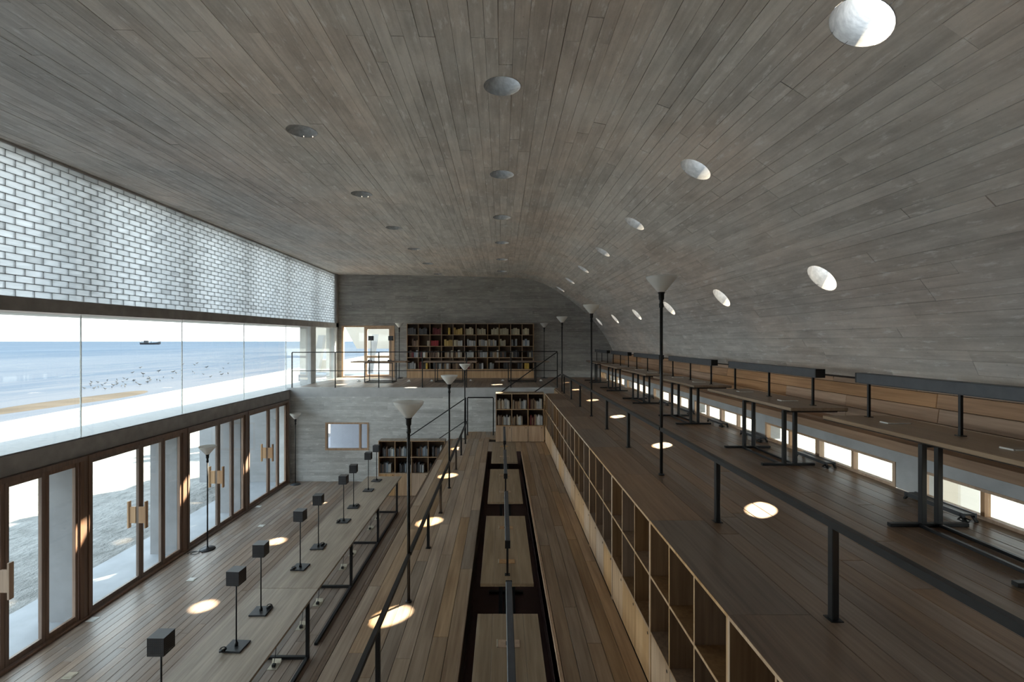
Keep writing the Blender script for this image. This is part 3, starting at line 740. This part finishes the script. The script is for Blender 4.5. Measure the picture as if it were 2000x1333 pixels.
dup(t0, (RX, 8.54, ZU), 'tall black torchiere lamp standing second along the upper floor railing')
dup(t0, (RX, 12.72, ZU), 'tall black torchiere lamp at the far end of the upper railing by the staircase')
t1 = torchiere('slim disc-based torchiere lamp on the lower floor in front of the third glass door', True); t1.location = (-5.62, 9.23, ZL); t1['group'] = G
dup(t1, (-5.72, 13.4, ZL), 'slim disc-based torchiere lamp in the corner of the lower floor by the grey wall')
dup(t1, (-3.66, 17.25, ZU), 'slim torchiere lamp on the mezzanine between the glazed door and the big bookcase')
dup(t1, (1.52, 17.3, ZU), 'slim torchiere lamp on the mezzanine just right of the big bookcase')
cb = MB(); pts = [(-5.70 + .09 * math.cos(a * .7) + a * -.006, 9.05 + .07 * math.sin(a * .7), ZL + .01 + .0 * a) for a in range(16)]
tag(cb.tube(pts, .005, 6).build('power_cable', M['black']), 'black cable coiled on the floor beside the disc lamp at the glass doors', 'cable')

# ------------------------------------------------------------------ long lower table and its lamps
def long_table(y0, y1, legs, label):
    t = thing('long_table', label, 'table', (0, 0, ZL), 0, 'long joined reading tables on the lower floor'); H = .76
    MB().box(-3.20, -2.385, y0 + .003, y1 - .003, H - .03, H, .003).build('table_top', M['top'], t)
    for y in legs:
        for x in (-2.43, -3.14): MB().box(x - .02, x + .02, y - .02, y + .02, .0, H - .03, .002).build('leg', M['black'], t)
        MB().box(-3.12, -2.45, y - .02, y + .02, 0, .035, .002).build('foot_bar', M['black'], t)
    a, b = min(legs), max(legs)
    for x in (-2.43, -3.14): MB().box(x - .0205, x + .0205, y0 + .02, min(b + .02, y1), .001, .036, .002).build('long_bar', M['black'], t)
    MB().box(-2.45, -2.41, y0 + .03, y1 - .03, H - .06, H - .03).build('apron', M['black'], t)
    return t
long_table(6.29, 11.5, [7.8, 9.49, 11.2], 'long timber reading table on a black frame, far section ending by the low bookcase')
long_table(1.0, 6.29, [1.1, 2.65, 4.35, 6.05], 'long timber reading table on a black frame, near section under the nearest cube lamps')

def perf(mb, n, s, z0, z1, face):
    """one face of the shade with a grid of real square holes"""
    k = 2 * n + 1; ws = [.5 if i % 2 else 1. for i in range(k)]; ws[0] = ws[-1] = 1.4; tot = sum(ws); xs = [0]
    for q in ws: xs.append(xs[-1] + q / tot)
    for i in range(k):
        for j in range(k):
            if i % 2 and j % 2: continue
            a, b = -s + 2 * s * xs[i], -s + 2 * s * xs[i + 1]; c, d = z0 + (z1 - z0) * xs[j], z0 + (z1 - z0) * xs[j + 1]
            P = {0: lambda u, z: (u, -s, z), 1: lambda u, z: (s, u, z), 2: lambda u, z: (-u, s, z), 3: lambda u, z: (-s, -u, z)}[face]
            mb.quad(P(a, c), P(b, c), P(b, d), P(a, d))
def cube_lamp(label):
    t = thing('cube_lamp', label, 'lamp', (0, 0, 0), 0, 'black cube table lamps')
    MB().box(-.10, .10, -.10, .10, 0, .018, .003).build('lamp_base', M['lampgrey'], t)
    MB().tube([(0, 0, .01), (0, 0, .70)], .0075, 12).build('lamp_pole', M['black'], t)
    MB().lathe([(0, .017), (.018, .017), (.018, .045), (.012, .05), (.012, .065), (0, .065)], 16).build('collar', M['black'], t)
    s = .068; sh = MB()
    for f in range(4): perf(sh, 7, s, .675, .82, f)
    sh.box(-s - .001, s + .001, -s - .001, s + .001, .818, .823)
    o = sh.build('lamp_shade', M['lampgrey'], t)
    MB().box(-s + .004, s - .004, -s + .004, s - .004, .69, .815).build('shade_liner', M['liner'], o)
    return t
CL = [(-2.79, 3.96), (-2.79, 5.08), (-2.86, 5.74), (-2.86, 6.86), (-2.86, 7.54), (-2.82, 8.62), (-2.87, 9.36), (-2.87, 10.40), (-2.88, 11.12)]
LB = ['first of the row', 'second in the row, coiled plug on base', 'third in the row', 'fourth in the row', 'fifth in the row', 'sixth in the row', 'seventh in the row', 'eighth in the row', 'last in the row']
lamps = []
for i, (x, y) in enumerate(CL):
    lab = 'black perforated cube lamp on the lower table, ' + LB[i]
    if i == 0: l0 = cube_lamp(lab); l0.location = (x, y, ZL + .76); lamps.append(l0)
    else: lamps.append(dup(l0, (x, y, ZL + .76), lab))
    lamps[-1].rotation_euler = (0, 0, R([0, -3, 1, -4, 3, -2, 4, 1, -5][i]))
def coil(parent, x, y, r, z, turns=2.2, tilt=.5, seed=1, ball=True):
    rn = random.Random(seed); pts = []
    for k in range(int(turns * 12)):
        a = k * math.pi / 6; rr = r * (1 + .2 * math.sin(a * .37 + seed)); pts.append((x + rr * math.cos(a), y + rr * math.sin(a) * .6, z + r * tilt * (1 + math.sin(a))))
    mb = MB().tube(pts, .004, 6)
    if ball: mb.tube([(x - .02, y - .03, z + .01), (x + .03, y - .01, z + .018)], [.014, .017], 8)
    return mb.build('power_cable', M['black'], parent)
for i, l in enumerate(lamps):
    if i in (1, 2, 3, 4, 5, 6): coil(l, [0, -.08, .07, -.05, .05, -.06, .06][i], [0, -.10, .06, -.09, .04, -.08, .03][i], .03, .022, seed=i)
# pop-up sockets under the table, each with its hanging cable
for i, y in enumerate([5.1, 5.9, 6.7, 7.3, 8.44, 8.99, 10.2, 10.8]):
    t = thing('floor_socket', 'pop-up socket with hanging cable under the long table, %s from near end' % ORD[i], 'socket', (-2.78, y, ZL), 0, 'sockets under the long table')
    MB().box(-.06, .06, -.06, .06, 0, .006, .002).quad((-.055, .055, .006), (.055, .055, .006), (.055, .08, .05), (-.055, .08, .05)).build('socket_plate', M['brass'], t)
    MB().box(-.02, .02, -.025, .015, .006, .04, .004).build('plug', M['black'], t)
    ps = [(0 + .05 * math.sin(q * 1.3), -.0 + .05 * math.sin(q * 2.1) * (1 - q), .04 + q * .69) for q in [j / 14 for j in range(15)]]
    MB().tube(ps, .004, 6).build('power_cable', M['black'], t)
for i, (x, y, s) in enumerate([(-5.13, 5.74, 'near the first glass door'), (-5.84, 6.9, 'against the threshold between two glass doors'), (-5.17, 8.06, 'in front of the second glass door'), (-5.17, 10.4, 'in front of the third glass door'), (-5.84, 11.6, 'against the threshold of the fourth glass door')]):
    t = thing('floor_socket', 'metal socket plate in the lower floor ' + s, 'socket', (x, y, ZL), 0, 'socket plates in the lower floor')
    MB().box(-.06, .06, -.06, .06, 0, .006, .002).build('socket_plate', M['brass'] if i == 0 else M['white'], t)
    MB().box(-.045, .045, -.03, .03, .006, .010, .001).build('socket_lid', M['brass'] if i == 0 else M['white'], t)

# ------------------------------------------------------------------ pit tables with bar lamps
def bar_lamp(label, L, posts, h, hh, ww, group):
    t = thing('bar_lamp', label, 'lamp', (0, 0, 0), 0, group)
    MB().box(-ww / 2, ww / 2, 0, L, h, h + hh, .004).box(-ww / 2 + .008, ww / 2 - .008, .03, L - .03, h - .004, h).build('lamp_housing', M['barlamp'], t)
    for y in (-.004, L - .012): MB().box(-ww / 2 - .001, ww / 2 + .001, y, y + .016, h - .001, h + hh + .001).build('end_cap', M['black'], t)
    for y in posts: MB().box(-.010, .010, y - .010, y + .010, 0, h).box(-.025, .025, y - .025, y + .025, 0, .006, .001).build('post', M['black'], t)
    return t
PH = .30; PXC = .05
def pit_table(label):
    t = thing('pit_table', label, 'table', (0, 0, 0), 0, 'reading tables in the sunken pit'); z = .42 + PH
    tp = MB()
    for k in range(4): tp.box(-.25 + k * .125 + .0006, -.25 + (k + 1) * .125 - .0006, 0, 1.75, z - .03, z, .0015)
    tp.build('table_top', M['top'], t)
    for y in (.12, 1.2):
        for x in (-.06, .06): MB().box(x - .018, x + .018, y - .018, y + .018, .03, z - .03).build('leg', M['black'], t)
        MB().box(-.2, .2, y - .02, y + .02, 0, .03).build('foot_bar', M['black'], t)
        MB().box(-.2, .2, y - .02, y + .02, z - .055, z - .03).build('top_bar', M['black'], t)
    MB().box(-.02, .02, .14, 1.18, 0, .03).build('stretcher', M['black'], t)
    return t
PT = [(2.27, 'nearest'), (4.52, 'second from near end'), (6.81, 'third from near end'), (9.05, 'farthest')]
p0 = l0 = None
for i, (y, s) in enumerate(PT):
    lab = 'narrow timber table in the sunken pit, ' + s
    if not p0: p0 = pit_table(lab); p0.location = (PXC, y, ZM - .42)
    else: dup(p0, (PXC, y, ZM - .42), lab)
    lab = 'slim black bar lamp on posts along the pit table, ' + s
    if not l0: l0 = bar_lamp(lab, 1.5, [.17, 1.35], .33, .07, .048, 'bar lamps over the pit tables'); l0.location = (PXC + .005, y, ZM + PH)
    else: dup(l0, (PXC + .005, y, ZM + PH), lab)
    for q, w_ in ((.45, 'near'), (1.35, 'far')):
        o = MB().box(-.085, .085, -.045, .045, 0, .005, .0015).build('table_socket', M['pale'], None, (PXC, y + q, ZM + PH))
        tag(o, 'thin socket plate on the %s half of the pit table, %s' % (w_, s), 'socket', 'table sockets in the pit')
        e = MB().box(-.088, -.078, -.045, .045, .0, .008, .001).build('socket_lip', M['brass'], o)

# ------------------------------------------------------------------ upper tables
def upper_table(label):
    t = thing('reading_table', label, 'table', (0, 0, ZU), 0, 'reading tables along the bench'); H = .63
    MB().box(0, .60, 0, 2.05, H - .032, H, .003).build('table_top', M['uptop'], t)
    MB().box(.005, .595, .005, 2.045, H - .040, H - .032).build('edge_band', M['sub'], t)
    for y in (.12, .97):
        for x in (.0, .115): MB().box(x - .018, x + .018, y - .018, y + .018, .02, H - .04, .002).build('leg', M['black'], t)
        MB().box(-.24, .32, y - .019, y + .019, 0, .025, .002).build('foot_bar', M['black'], t)
        MB().box(-.0, .56, y - .015, y + .015, H - .062, H - .04).build('top_bar', M['black'], t)
    for x in (-.03, .115): MB().box(x - .012, x + .012, .12, .97, .002, .022).build('stretcher', M['black'], t)
    return t
u0 = ul = None
UT = [2.5 + 2.55 * k for k in range(6)]
nm = ['nearest in view', 'second of the row', 'third of the row', 'fourth of the row', 'fifth of the row', 'farthest of the row', 'behind the view']
for i, y in enumerate(UT):
    lab = 'reading table on black steel legs beside the bench, ' + nm[i]
    if not u0: u0 = upper_table(lab); u0.location = (3.02, y, ZU)
    else: dup(u0, (3.02, y, ZU), lab)
    lab = 'slate grey bar lamp on three posts over the upper table, ' + nm[i]
    if not ul: ul = bar_lamp(lab, 1.97, [.12, .98, 1.87], .31, .09, .10, 'bar lamps over the upper tables'); ul.location = (3.38, y + .08, ZU + .63)
    else: dup(ul, (3.38, y + .08, ZU + .63), lab)
    for q, w_ in ((.62, 'near'), (1.62, 'far')):
        o = MB().box(-.10, .10, -.045, .045, 0, .006, .0015).build('table_socket', M['uptop'], None, (3.36, y + q, ZU + .63))
        tag(o, 'small socket plate on the %s half of the upper table, %s' % (w_, nm[i]), 'socket', 'table sockets on the upper tables')
        MB().box(-.104, -.09, -.045, .045, .0, .010, .001).box(-.09, .09, -.05, -.043, .0, .009, .001).build('socket_lip', M['white'], o)
# low black frames on the floor under the windows
h0 = None
for i, y in enumerate([3.55, 5.05, 6.35, 7.45, 8.75, 9.9, 11.1]):
    lab = 'low black metal rack on the floor under the windows, %s from near end' % ORD[i]
    if not h0:
        h0 = thing('floor_rack', lab, 'rack', (3.44, y, ZU), 0, 'low black racks under the small windows')
        MB().box(-.045, .045, 0, .52, .045, .058, .002).build('top_plate', M['black'], h0)
        for yy in (.03, .49): MB().beam((-.04, yy, .05), (-.04, yy + (.04 if yy > .2 else -.04), 0), .02, .014).beam((.04, yy, .05), (.04, yy + (.04 if yy > .2 else -.04), 0), .02, .014).build('leg', M['black'], h0)
        MB().box(-.05, -.035, 0, .52, .03, .062).box(.035, .05, 0, .52, .03, .062).build('side_rail', M['lampgrey'], h0)
        MB().tube([(-.05, .02, .03), (-.09, 0, .02), (-.07, -.05, .012), (-.02, -.03, .02), (-.04, .01, .03)], .006, 6).build('power_cable', M['black'], h0)
    else: dup(h0, (3.44, y, ZU), lab)

# ------------------------------------------------------------------ bookcases
def bookcase(name, label, loc, rz, cols, rows, cw, rh, base_h, depth, doors=True, group=None, top='casetop', sides=True, plain_base=False):
    t = thing(name, label, 'bookcase', loc, rz, group); th = .018; W = cols * cw; H = base_h + sum(rh)
    MB().box(0, W, 0, depth, H - th, H, .002).build('top_panel', M['case'] if top is None else M[top], t)
    MB().box(0.001, W - .001, -.003, .0, H - th, H).build('top_edge', M['case'], t)
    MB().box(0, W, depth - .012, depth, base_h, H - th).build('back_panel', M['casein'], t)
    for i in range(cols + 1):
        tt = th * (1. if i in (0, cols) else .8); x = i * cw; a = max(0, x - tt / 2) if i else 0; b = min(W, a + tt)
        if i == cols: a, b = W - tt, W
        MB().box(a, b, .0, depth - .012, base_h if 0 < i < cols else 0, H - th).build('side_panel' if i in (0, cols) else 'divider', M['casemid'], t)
        MB().box(a, b, -.003, .0, base_h if 0 < i < cols else 0, H - th).build('edging', M['case'], t.children[-1] if 0 else _last())
    z = base_h
    MB().box(th, W - th, .001, depth - .012, base_h - th, base_h, .0).build('shelf', M['casemid'], t)
    MB().box(th, W - th, -.002, .001, base_h - th, base_h).build('edging', M['case'], _last())
    for r in rh[:-1]:
        z += r; MB().box(th, W - th, .001, depth - .012, z - th / 2, z + th / 2).build('shelf', M['casemid'], t); MB().box(th, W - th, -.002, .001, z - th / 2, z + th / 2).build('edging', M['case'], _last())
    if plain_base: MB().box(.0, W, .0, .018, 0, base_h - th).build('plinth', M['case'], t)
    else:
        for i in range(cols):
            a, b = i * cw + .004, (i + 1) * cw - .004
            if i == 0: a = th
            if i == cols - 1: b = W - th
            d = MB().box(a, b, .001, .017, .012, base_h - th - .003, .0015).build('base_door', M['case'], t)
            x = b - .05; zc = base_h - .06
            f = MB(); f.v += [(x, -.0005, zc)] + [(x + .011 * math.cos(k * math.pi / 6), -.0005, zc + .011 * math.sin(k * math.pi / 6)) for k in range(12)]
            f.v += [(x + .011 * math.cos(k * math.pi / 6), .004, zc + .011 * math.sin(k * math.pi / 6)) for k in range(12)]
            for k in range(12): f.f.append((0, 1 + k, 1 + (k + 1) % 12)); f.f.append((1 + k, 13 + k, 13 + (k + 1) % 12, 1 + (k + 1) % 12)); f.sm += [False, False]
            f.build('finger_hole', M['sub'], d)
    return t
CW = .412
SH = ZU - ZM
s0 = None; NY = 2.346
for k in range(-3, 8):
    y1 = NY + 1.236 * (k + 1)
    i = k + 3
    lab = 'empty pine bookcase unit of six cells along the middle terrace, %s from the near end' % ORD[i]
    if not s0: s0 = bookcase('terrace_bookcase', lab, (1.1, y1, ZM), R(-90), 3, 2, CW, [.405, .41], SH - .815, .40, group='empty bookcase units along the terrace', top='floorU')
    else: dup(s0, (1.1, y1, ZM), lab)
b3 = bookcase('three_column_bookcase', 'pine bookcase of three columns and two rows at the far end of the middle terrace', (-.155, 12.26, ZM), 0, 3, 2, CW, [.405, .41], SH - .815, .42)
bl = bookcase('low_bookcase', 'low pine bookcase of four columns on the lower floor beside the staircase', (-3.16, 12.38, ZL), 0, 4, 2, .425, [.405, .42], (ZM + .01 - ZL) - .825, .32)
bb = bookcase('tall_bookcase', 'wide bookcase of eleven columns and four rows against the far mezzanine wall', (-3.41, 17.36, ZU), 0, 11, 4, .4145, [.41] * 4, .32, .33, plain_base=True)

bk = MB().box(0, 1, 0, 1, 0, 1, .06).mesh('book', M['book'])
PAL = {'grey': (.34, .35, .36), 'pale grey': (.52, .53, .54), 'white': (.66, .65, .62), 'brown': (.16, .10, .07), 'dark': (.05, .05, .055), 'cream': (.56, .50, .36), 'yellow': (.75, .50, .10),
       'ochre': (.55, .38, .13), 'red': (.42, .04, .05), 'dark red': (.16, .025, .03), 'beige': (.42, .36, .28), 'blue grey': (.25, .30, .36), 'charcoal': (.09, .09, .10), 'tan': (.33, .22, .13)}
def fill(case, cases_name, cols, cw, z0, y0, items, ztop_gap, group, colname, rowname, wid=(.02, .045)):
    """items: colour names left to right; 'gap' leaves a space"""
    n = len(items); x = case.location.x; rnd_ = random.Random(int(colname * 31 + z0 * 977))
    avail = cw - .040
    ws = [rnd_.uniform(*wid) for _ in items]; tot = sum(ws)
    if tot > avail or 'full' in items: ws = [q * avail / tot for q in ws]
    sx = x + cols * cw + .019; right = rnd_.random() < .35 and tot < avail
    if right: sx = x + (cols + 1) * cw - .019 - sum(ws)
    cnt = 0
    for q, it in enumerate(items):
        if it == 'gap': sx += ws[q]; continue
        h = rnd_.uniform(.19, .265); d = rnd_.uniform(.15, .2)
        o = put(bk, 'book', None, (sx, y0 + rnd_.uniform(.02, .05), z0)); o.scale = (ws[q] - .0015, d, h)
        c = PAL[it]; v = rnd_.uniform(.8, 1.2); o.color = (c[0] * v, c[1] * v, c[2] * v, 1)
        cnt += 1; sx += ws[q]
        tag(o, '%s book, %s in the %s column, %s row of the %s' % (it, ORD[cnt - 1], ORD[colname], rowname, cases_name.replace(' mezzanine', '')), 'book', group)
rows4 = ['bottom', 'third', 'second', 'top']
BK = {3: [['charcoal'] * 4, ['charcoal'] * 4, ['dark red'] * 4, ['gap', 'gap', 'gap', 'yellow'], ['ochre'] * 4, ['cream'] * 4, ['cream'] * 4, ['cream'] * 4, ['cream'] * 4, ['cream'] * 4, ['cream'] * 3],
      2: [['brown', 'brown', 'tan'], ['gap', 'gap', 'beige'], ['red'] * 4, ['ochre'] * 4, ['cream', 'beige', 'white', 'pale grey'], ['grey', 'pale grey', 'white', 'grey'], ['beige', 'grey', 'grey', 'white'], ['beige', 'grey', 'beige', 'grey'], ['cream', 'beige', 'cream'], ['grey', 'dark', 'grey'], ['pale grey', 'blue grey', 'pale grey']],
      1: [['brown', 'dark red', 'blue grey', 'pale grey'], ['dark', 'dark red', 'white', 'tan'], ['brown', 'brown', 'brown', 'beige'], ['tan', 'beige', 'brown', 'beige'], ['brown', 'tan', 'white', 'beige'], ['grey', 'pale grey', 'pale grey', 'white'], ['brown', 'grey', 'pale grey', 'grey'], ['charcoal', 'beige', 'tan', 'white'], ['dark', 'brown', 'dark'], ['beige', 'dark', 'charcoal', 'dark'], ['dark', 'beige', 'charcoal']],
      0: [['grey', 'pale grey', 'grey', 'pale grey'], ['dark red', 'brown', 'dark', 'yellow'], ['charcoal', 'brown', 'dark', 'grey'], ['dark', 'tan', 'white', 'brown'], ['brown', 'tan', 'brown'], ['tan', 'dark red', 'brown', 'tan'], ['brown', 'charcoal', 'pale grey'], ['charcoal', 'grey', 'grey'], ['dark', 'dark', 'brown'], ['dark', 'charcoal'], ['gap', 'yellow', 'yellow']]}
for r in range(4):
    for c in range(11):
        fill(bb, 'tall mezzanine bookcase', c, .4145, ZU + .32 + r * .41 + (.009 if r else 0), 17.36, BK[r][c], .1, 'books in the tall mezzanine bookcase', c, rows4[r], wid=(.06, .095))
rr = random.Random(9)
for r in range(2):
    for c in range(3):
        n = 10 if not (r == 0 and c == 1) else 7
        dk = ['brown', 'tan', 'dark red'] if c == 2 else ['tan', 'brown', 'beige']
        it = [rr.choice(dk if q < n * .5 else ['pale grey', 'white', 'grey', 'beige', 'white']) for q in range(n)]
        fill(b3, 'three-column bookcase', c, CW, ZM + SH - .815 + r * .405 + (.009 if r else 0), 12.26, it, .1, 'books in the three-column bookcase', c, ['lower', 'upper'][r], wid=(.028, .042))
for r in range(2):
    for c in range(4):
        n = 8
        it = [rr.choice(['dark', 'charcoal', 'brown'] if q < n * .45 else ['grey', 'pale grey', 'white', 'charcoal', 'blue grey']) for q in range(n)]
        fill(bl, 'low four-column bookcase', c, .425, (ZM + .01) - .825 + r * .405 + (.009 if r else 0), 12.38, it, .1, 'books in the low bookcase', c, ['lower', 'upper'][r], wid=(.026, .046))

# ------------------------------------------------------------------ mezzanine tables, lamps, sockets
def mezz_table(label):
    t = thing('mezzanine_table', label, 'table', (0, 0, 0), 0, 'tables on the mezzanine'); H = .67
    MB().box(-.88, .88, 0, .7, H - .03, H, .003).build('table_top', M['topx'], t)
    for y in (.06, .62):
        MB().box(-.455, -.43, y - .012, y + .012, 0, H - .03).box(.43, .455, y - .012, y + .012, 0, H - .03).box(-.43, .43, y - .012, y + .012, 0, .025).box(-.43, .43, y - .012, y + .012, H - .055, H - .03).build('leg_frame', M['black'], t)
    for x in (-.443, .443): MB().box(x - .012, x + .012, .072, .608, 0, .025).build('side_bar', M['black'], t)
    return t
m0 = mezz_table('timber table on black frame on the mezzanine, in front of the glazed door'); m0.location = (-3.94, 15.4, ZU)
dup(m0, (-1.70, 15.5, ZU), 'timber table on black frame at the middle of the mezzanine, before the tall bookcase')
dup(m0, (.66, 15.6, ZU), 'timber table on black frame at the right end of the mezzanine')
mz = lambda x, y, lab: dup(lamps[3], (x, y, ZU + .67), lab, 0.)
mz(-4.22, 15.6, 'black cube lamp on the left of the mezzanine table before the glazed door')
mz(-3.58, 15.6, 'black cube lamp on the right of the mezzanine table before the glazed door')
for i, (x, y) in enumerate([(-4.7, 15.9), (-3.05, 15.9), (-2.32, 16.0), (-1.04, 16.1), (.03, 16.1), (1.3, 16.1)]):
    t = thing('floor_socket', 'tiny pale floor socket on the mezzanine boards, %s counted from the glazed door side' % ORD[i], 'socket', (x, y, ZU), 0, 'floor sockets on the mezzanine')
    MB().box(-.06, .06, -.05, .05, 0, .012, .003).build('socket_plate', M['white'], t)
    MB().box(-.03, .03, -.02, .02, .012, .05, .005).build('plug', M['white'], t)

# ------------------------------------------------------------------ outside: ground, sea, boat, birds, canopy
bc = MB(); nx, ny = 26, 40
def gz(x): return ZL - .22 if x > -12 else ZL - .22 - .60 * min(1, (-12 - x) / 20)
xs = [-60, -45, -36, -32, -28, -24, -20, -16, -12, -9, -7.1, 8, 60, 400]; ysg = [-60, -20, 0, 10, 20, 40, 80, 160, 400, 1200, 3000]
for x in xs:
    for y in ysg: bc.v.append((x - .116 * max(y - 30, -60) * (1 if x < -12 else 0), y, gz(x) if x > -40 else -5.4))
for i in range(len(xs) - 1):
    for j in range(len(ysg) - 1):
        a = i * len(ysg) + j; bc.f.append((a, a + 1, a + len(ysg) + 1, a + len(ysg))); bc.sm.append(False)
bc.build('ground_beach', M['sand'], kind='structure')
ZSEA = -4.72
se = MB(); se.quad((-9000, -9000, ZSEA), (-22, -9000, ZSEA), (-22, 9000, ZSEA), (-9000, 9000, ZSEA)); se.build('sea', M['sea'], kind='structure')
sb = MB(); n = 24; ring = []
for rz_, sc_ in ((ZSEA - .05, 1.), (ZSEA + .03, .9), (ZSEA + .06, .5)):
    for k in range(n):
        a = 2 * math.pi * k / n; px = -33.4 + 1.9 * sc_ * math.cos(a) + .25 * math.sin(3 * a); py = 38 + 8.5 * sc_ * math.sin(a)
        sb.v.append((px - .05 * (py - 38), py, rz_))
for l in range(2):
    for k in range(n): j = (k + 1) % n; sb.f.append((l * n + k, l * n + j, l * n + n + j, l * n + n + k)); sb.sm.append(True)
sb.f.append(tuple(2 * n + k for k in range(n))); sb.sm.append(True)
tag(sb.build('sandbar', M['wet']), 'low brown wet sandbar lying in the shallow water beyond the beach', 'sandbar')
MB().box(3.8, 60, -60, 200, -3.3, -3.0).build('ground_upper', M['sand'], kind='structure')
MB().box(3.7, 4.3, YR, YB, -3.0, ZU - .3).build('trim_8', M['conc'], kind='structure')
MB().box(6.2, 6.5, 6.55, 7.6, -3.05, -1.2, .02).build('wall_garden', M['beige'], kind='structure')
MB().box(-8.25, 3.8, YB + 1.9, YB + 6, ZU - .3, ZU - .03).box(-5.95, 3.8, YB + .12, YB + 1.9, ZU - .3, ZU - .03).build('floor_outer_terrace', M['slab'], kind='structure')
# slanted canopy with its raking columns beyond the far door
cp = thing('outdoor_canopy', 'pale slanting canopy slab on raking columns outside the far glazed door', 'canopy')
def slabpoly(pts, y0, y1):
    m = MB(); n = len(pts); m.v = [(x, y0, z) for x, z in pts] + [(x, y1, z) for x, z in pts]
    m.f = [tuple(range(n))[::-1], tuple(range(n, 2 * n))] + [(i, (i + 1) % n, n + (i + 1) % n, n + i) for i in range(n)]; m.sm = [False] * (n + 2); return m
slabpoly([(-7.0, .70), (-6.42, -.34), (-1.0, -.34), (-1.0, 2.6), (-8.05, 2.6)], 21.4, 21.8).build('canopy_slab', M['beige'], cp)
slabpoly([(-5.44, .28), (-5.22, .28), (-5.46, -1.37), (-5.64, -1.37)], 20.3, 20.5).build('raking_column', M['fin'], cp)
slabpoly([(-7.82, .25), (-7.58, .25), (-7.84, -1.37), (-8.14, -1.37)], 20.6, 20.9).build('raking_column', M['fin'], cp)
MB().box(-8.1, -7.15, 21.0, 21.3, -1.40, -.82).build('low_wall', M['beige'], cp)
MB().box(-8.7, -7.5, 22.0, 22.3, -.45, 2.4).build('canopy_back', M['beige'], cp)

# fishing boat far out
bx, by, S = -466., 640., 7.2
bt = thing('fishing_boat', 'small grey fishing boat far out on the sea near the horizon', 'boat', (bx, by, ZSEA), R(20))
hull = MB(); secs = [(-1.5, .25, .42, .0), (-1.2, .38, .36, -.1), (0, .42, .3, -.12), (1.1, .34, .38, -.1), (1.7, .05, .62, .1)]
for x, wv, zt, zb in secs: hull.v += [(x * S, -wv * S, zt * S), (x * S, -wv * .4 * S, zb * S), (x * S, wv * .4 * S, zb * S), (x * S, wv * S, zt * S)]
for i in range(4):
    for k in range(3): a = i * 4 + k; hull.f.append((a, a + 1, a + 5, a + 4)); hull.sm.append(False)
    hull.f.append((i * 4 + 3, i * 4, i * 4 + 4, i * 4 + 7)); hull.sm.append(False)
hull.f += [(0, 3, 2, 1), (16, 17, 18, 19)]; hull.sm += [False, False]
hull.build('hull', M['hull'], bt)
MB().box(-.9 * S, -.2 * S, -.25 * S, .25 * S, .3 * S, .75 * S, .2).build('cabin', M['hull'], bt)
MB().tube([(.2 * S, 0, .3 * S), (.2 * S, 0, 1.35 * S)], .04 * S, 6).build('mast', M['hull'], bt)
MB().tube([(.2 * S, 0, 1.0 * S), (1.3 * S, 0, .7 * S)], .03 * S, 6).build('boom', M['hull'], bt)
MB().tube([(-1.2 * S, 0, .4 * S), (-1.2 * S, 0, .95 * S)], .03 * S, 6).build('mast', M['hull'], bt)

# gulls standing in the shallows
gm = MB(); 
gm.tube([(-.22, 0, .20), (-.1, 0, .21), (.05, 0, .22), (.15, 0, .27), (.18, 0, .33), (.22, 0, .345), (.29, 0, .335)], [.01, .05, .07, .045, .034, .034, .006], 8)
gm.tube([(0, -.02, .17), (0, -.02, 0)], .008, 4); gm.tube([(0, .02, .17), (0, .02, 0)], .008, 4)
gmesh = gm.mesh('gull', M['gull']); rg = random.Random(12); spots = []
for i in range(120):
    px = rg.choice([rg.gauss(222, 30), rg.uniform(170, 440), rg.uniform(170, 300)]); px = min(max(px, 165), 445)
    py = 767 - (px - 180) * .12 - rg.uniform(0, 18)
    if i > 105: px = rg.uniform(250, 450); py = rg.uniform(712, 735)
    Y = 944 * -ZSEA / (py - 667); X = (px - 980) / 944 * Y
    if any(abs(X - a) < .9 and abs(Y - b) < .9 for a, b in spots) or (28 < Y < 48 and X > -35.8): continue
    spots.append((X, Y))
    o = put(gmesh, 'gull', None, (X, Y, ZSEA)); o.rotation_euler = (0, 0, rg.uniform(0, 6.28)); s = rg.uniform(.55, .85) * (1 if i < 106 else 1.5); o.scale = (s, s, s)
    tag(o, 'small dark gull standing in the shallow water off the beach', 'bird', 'gulls in the shallows')
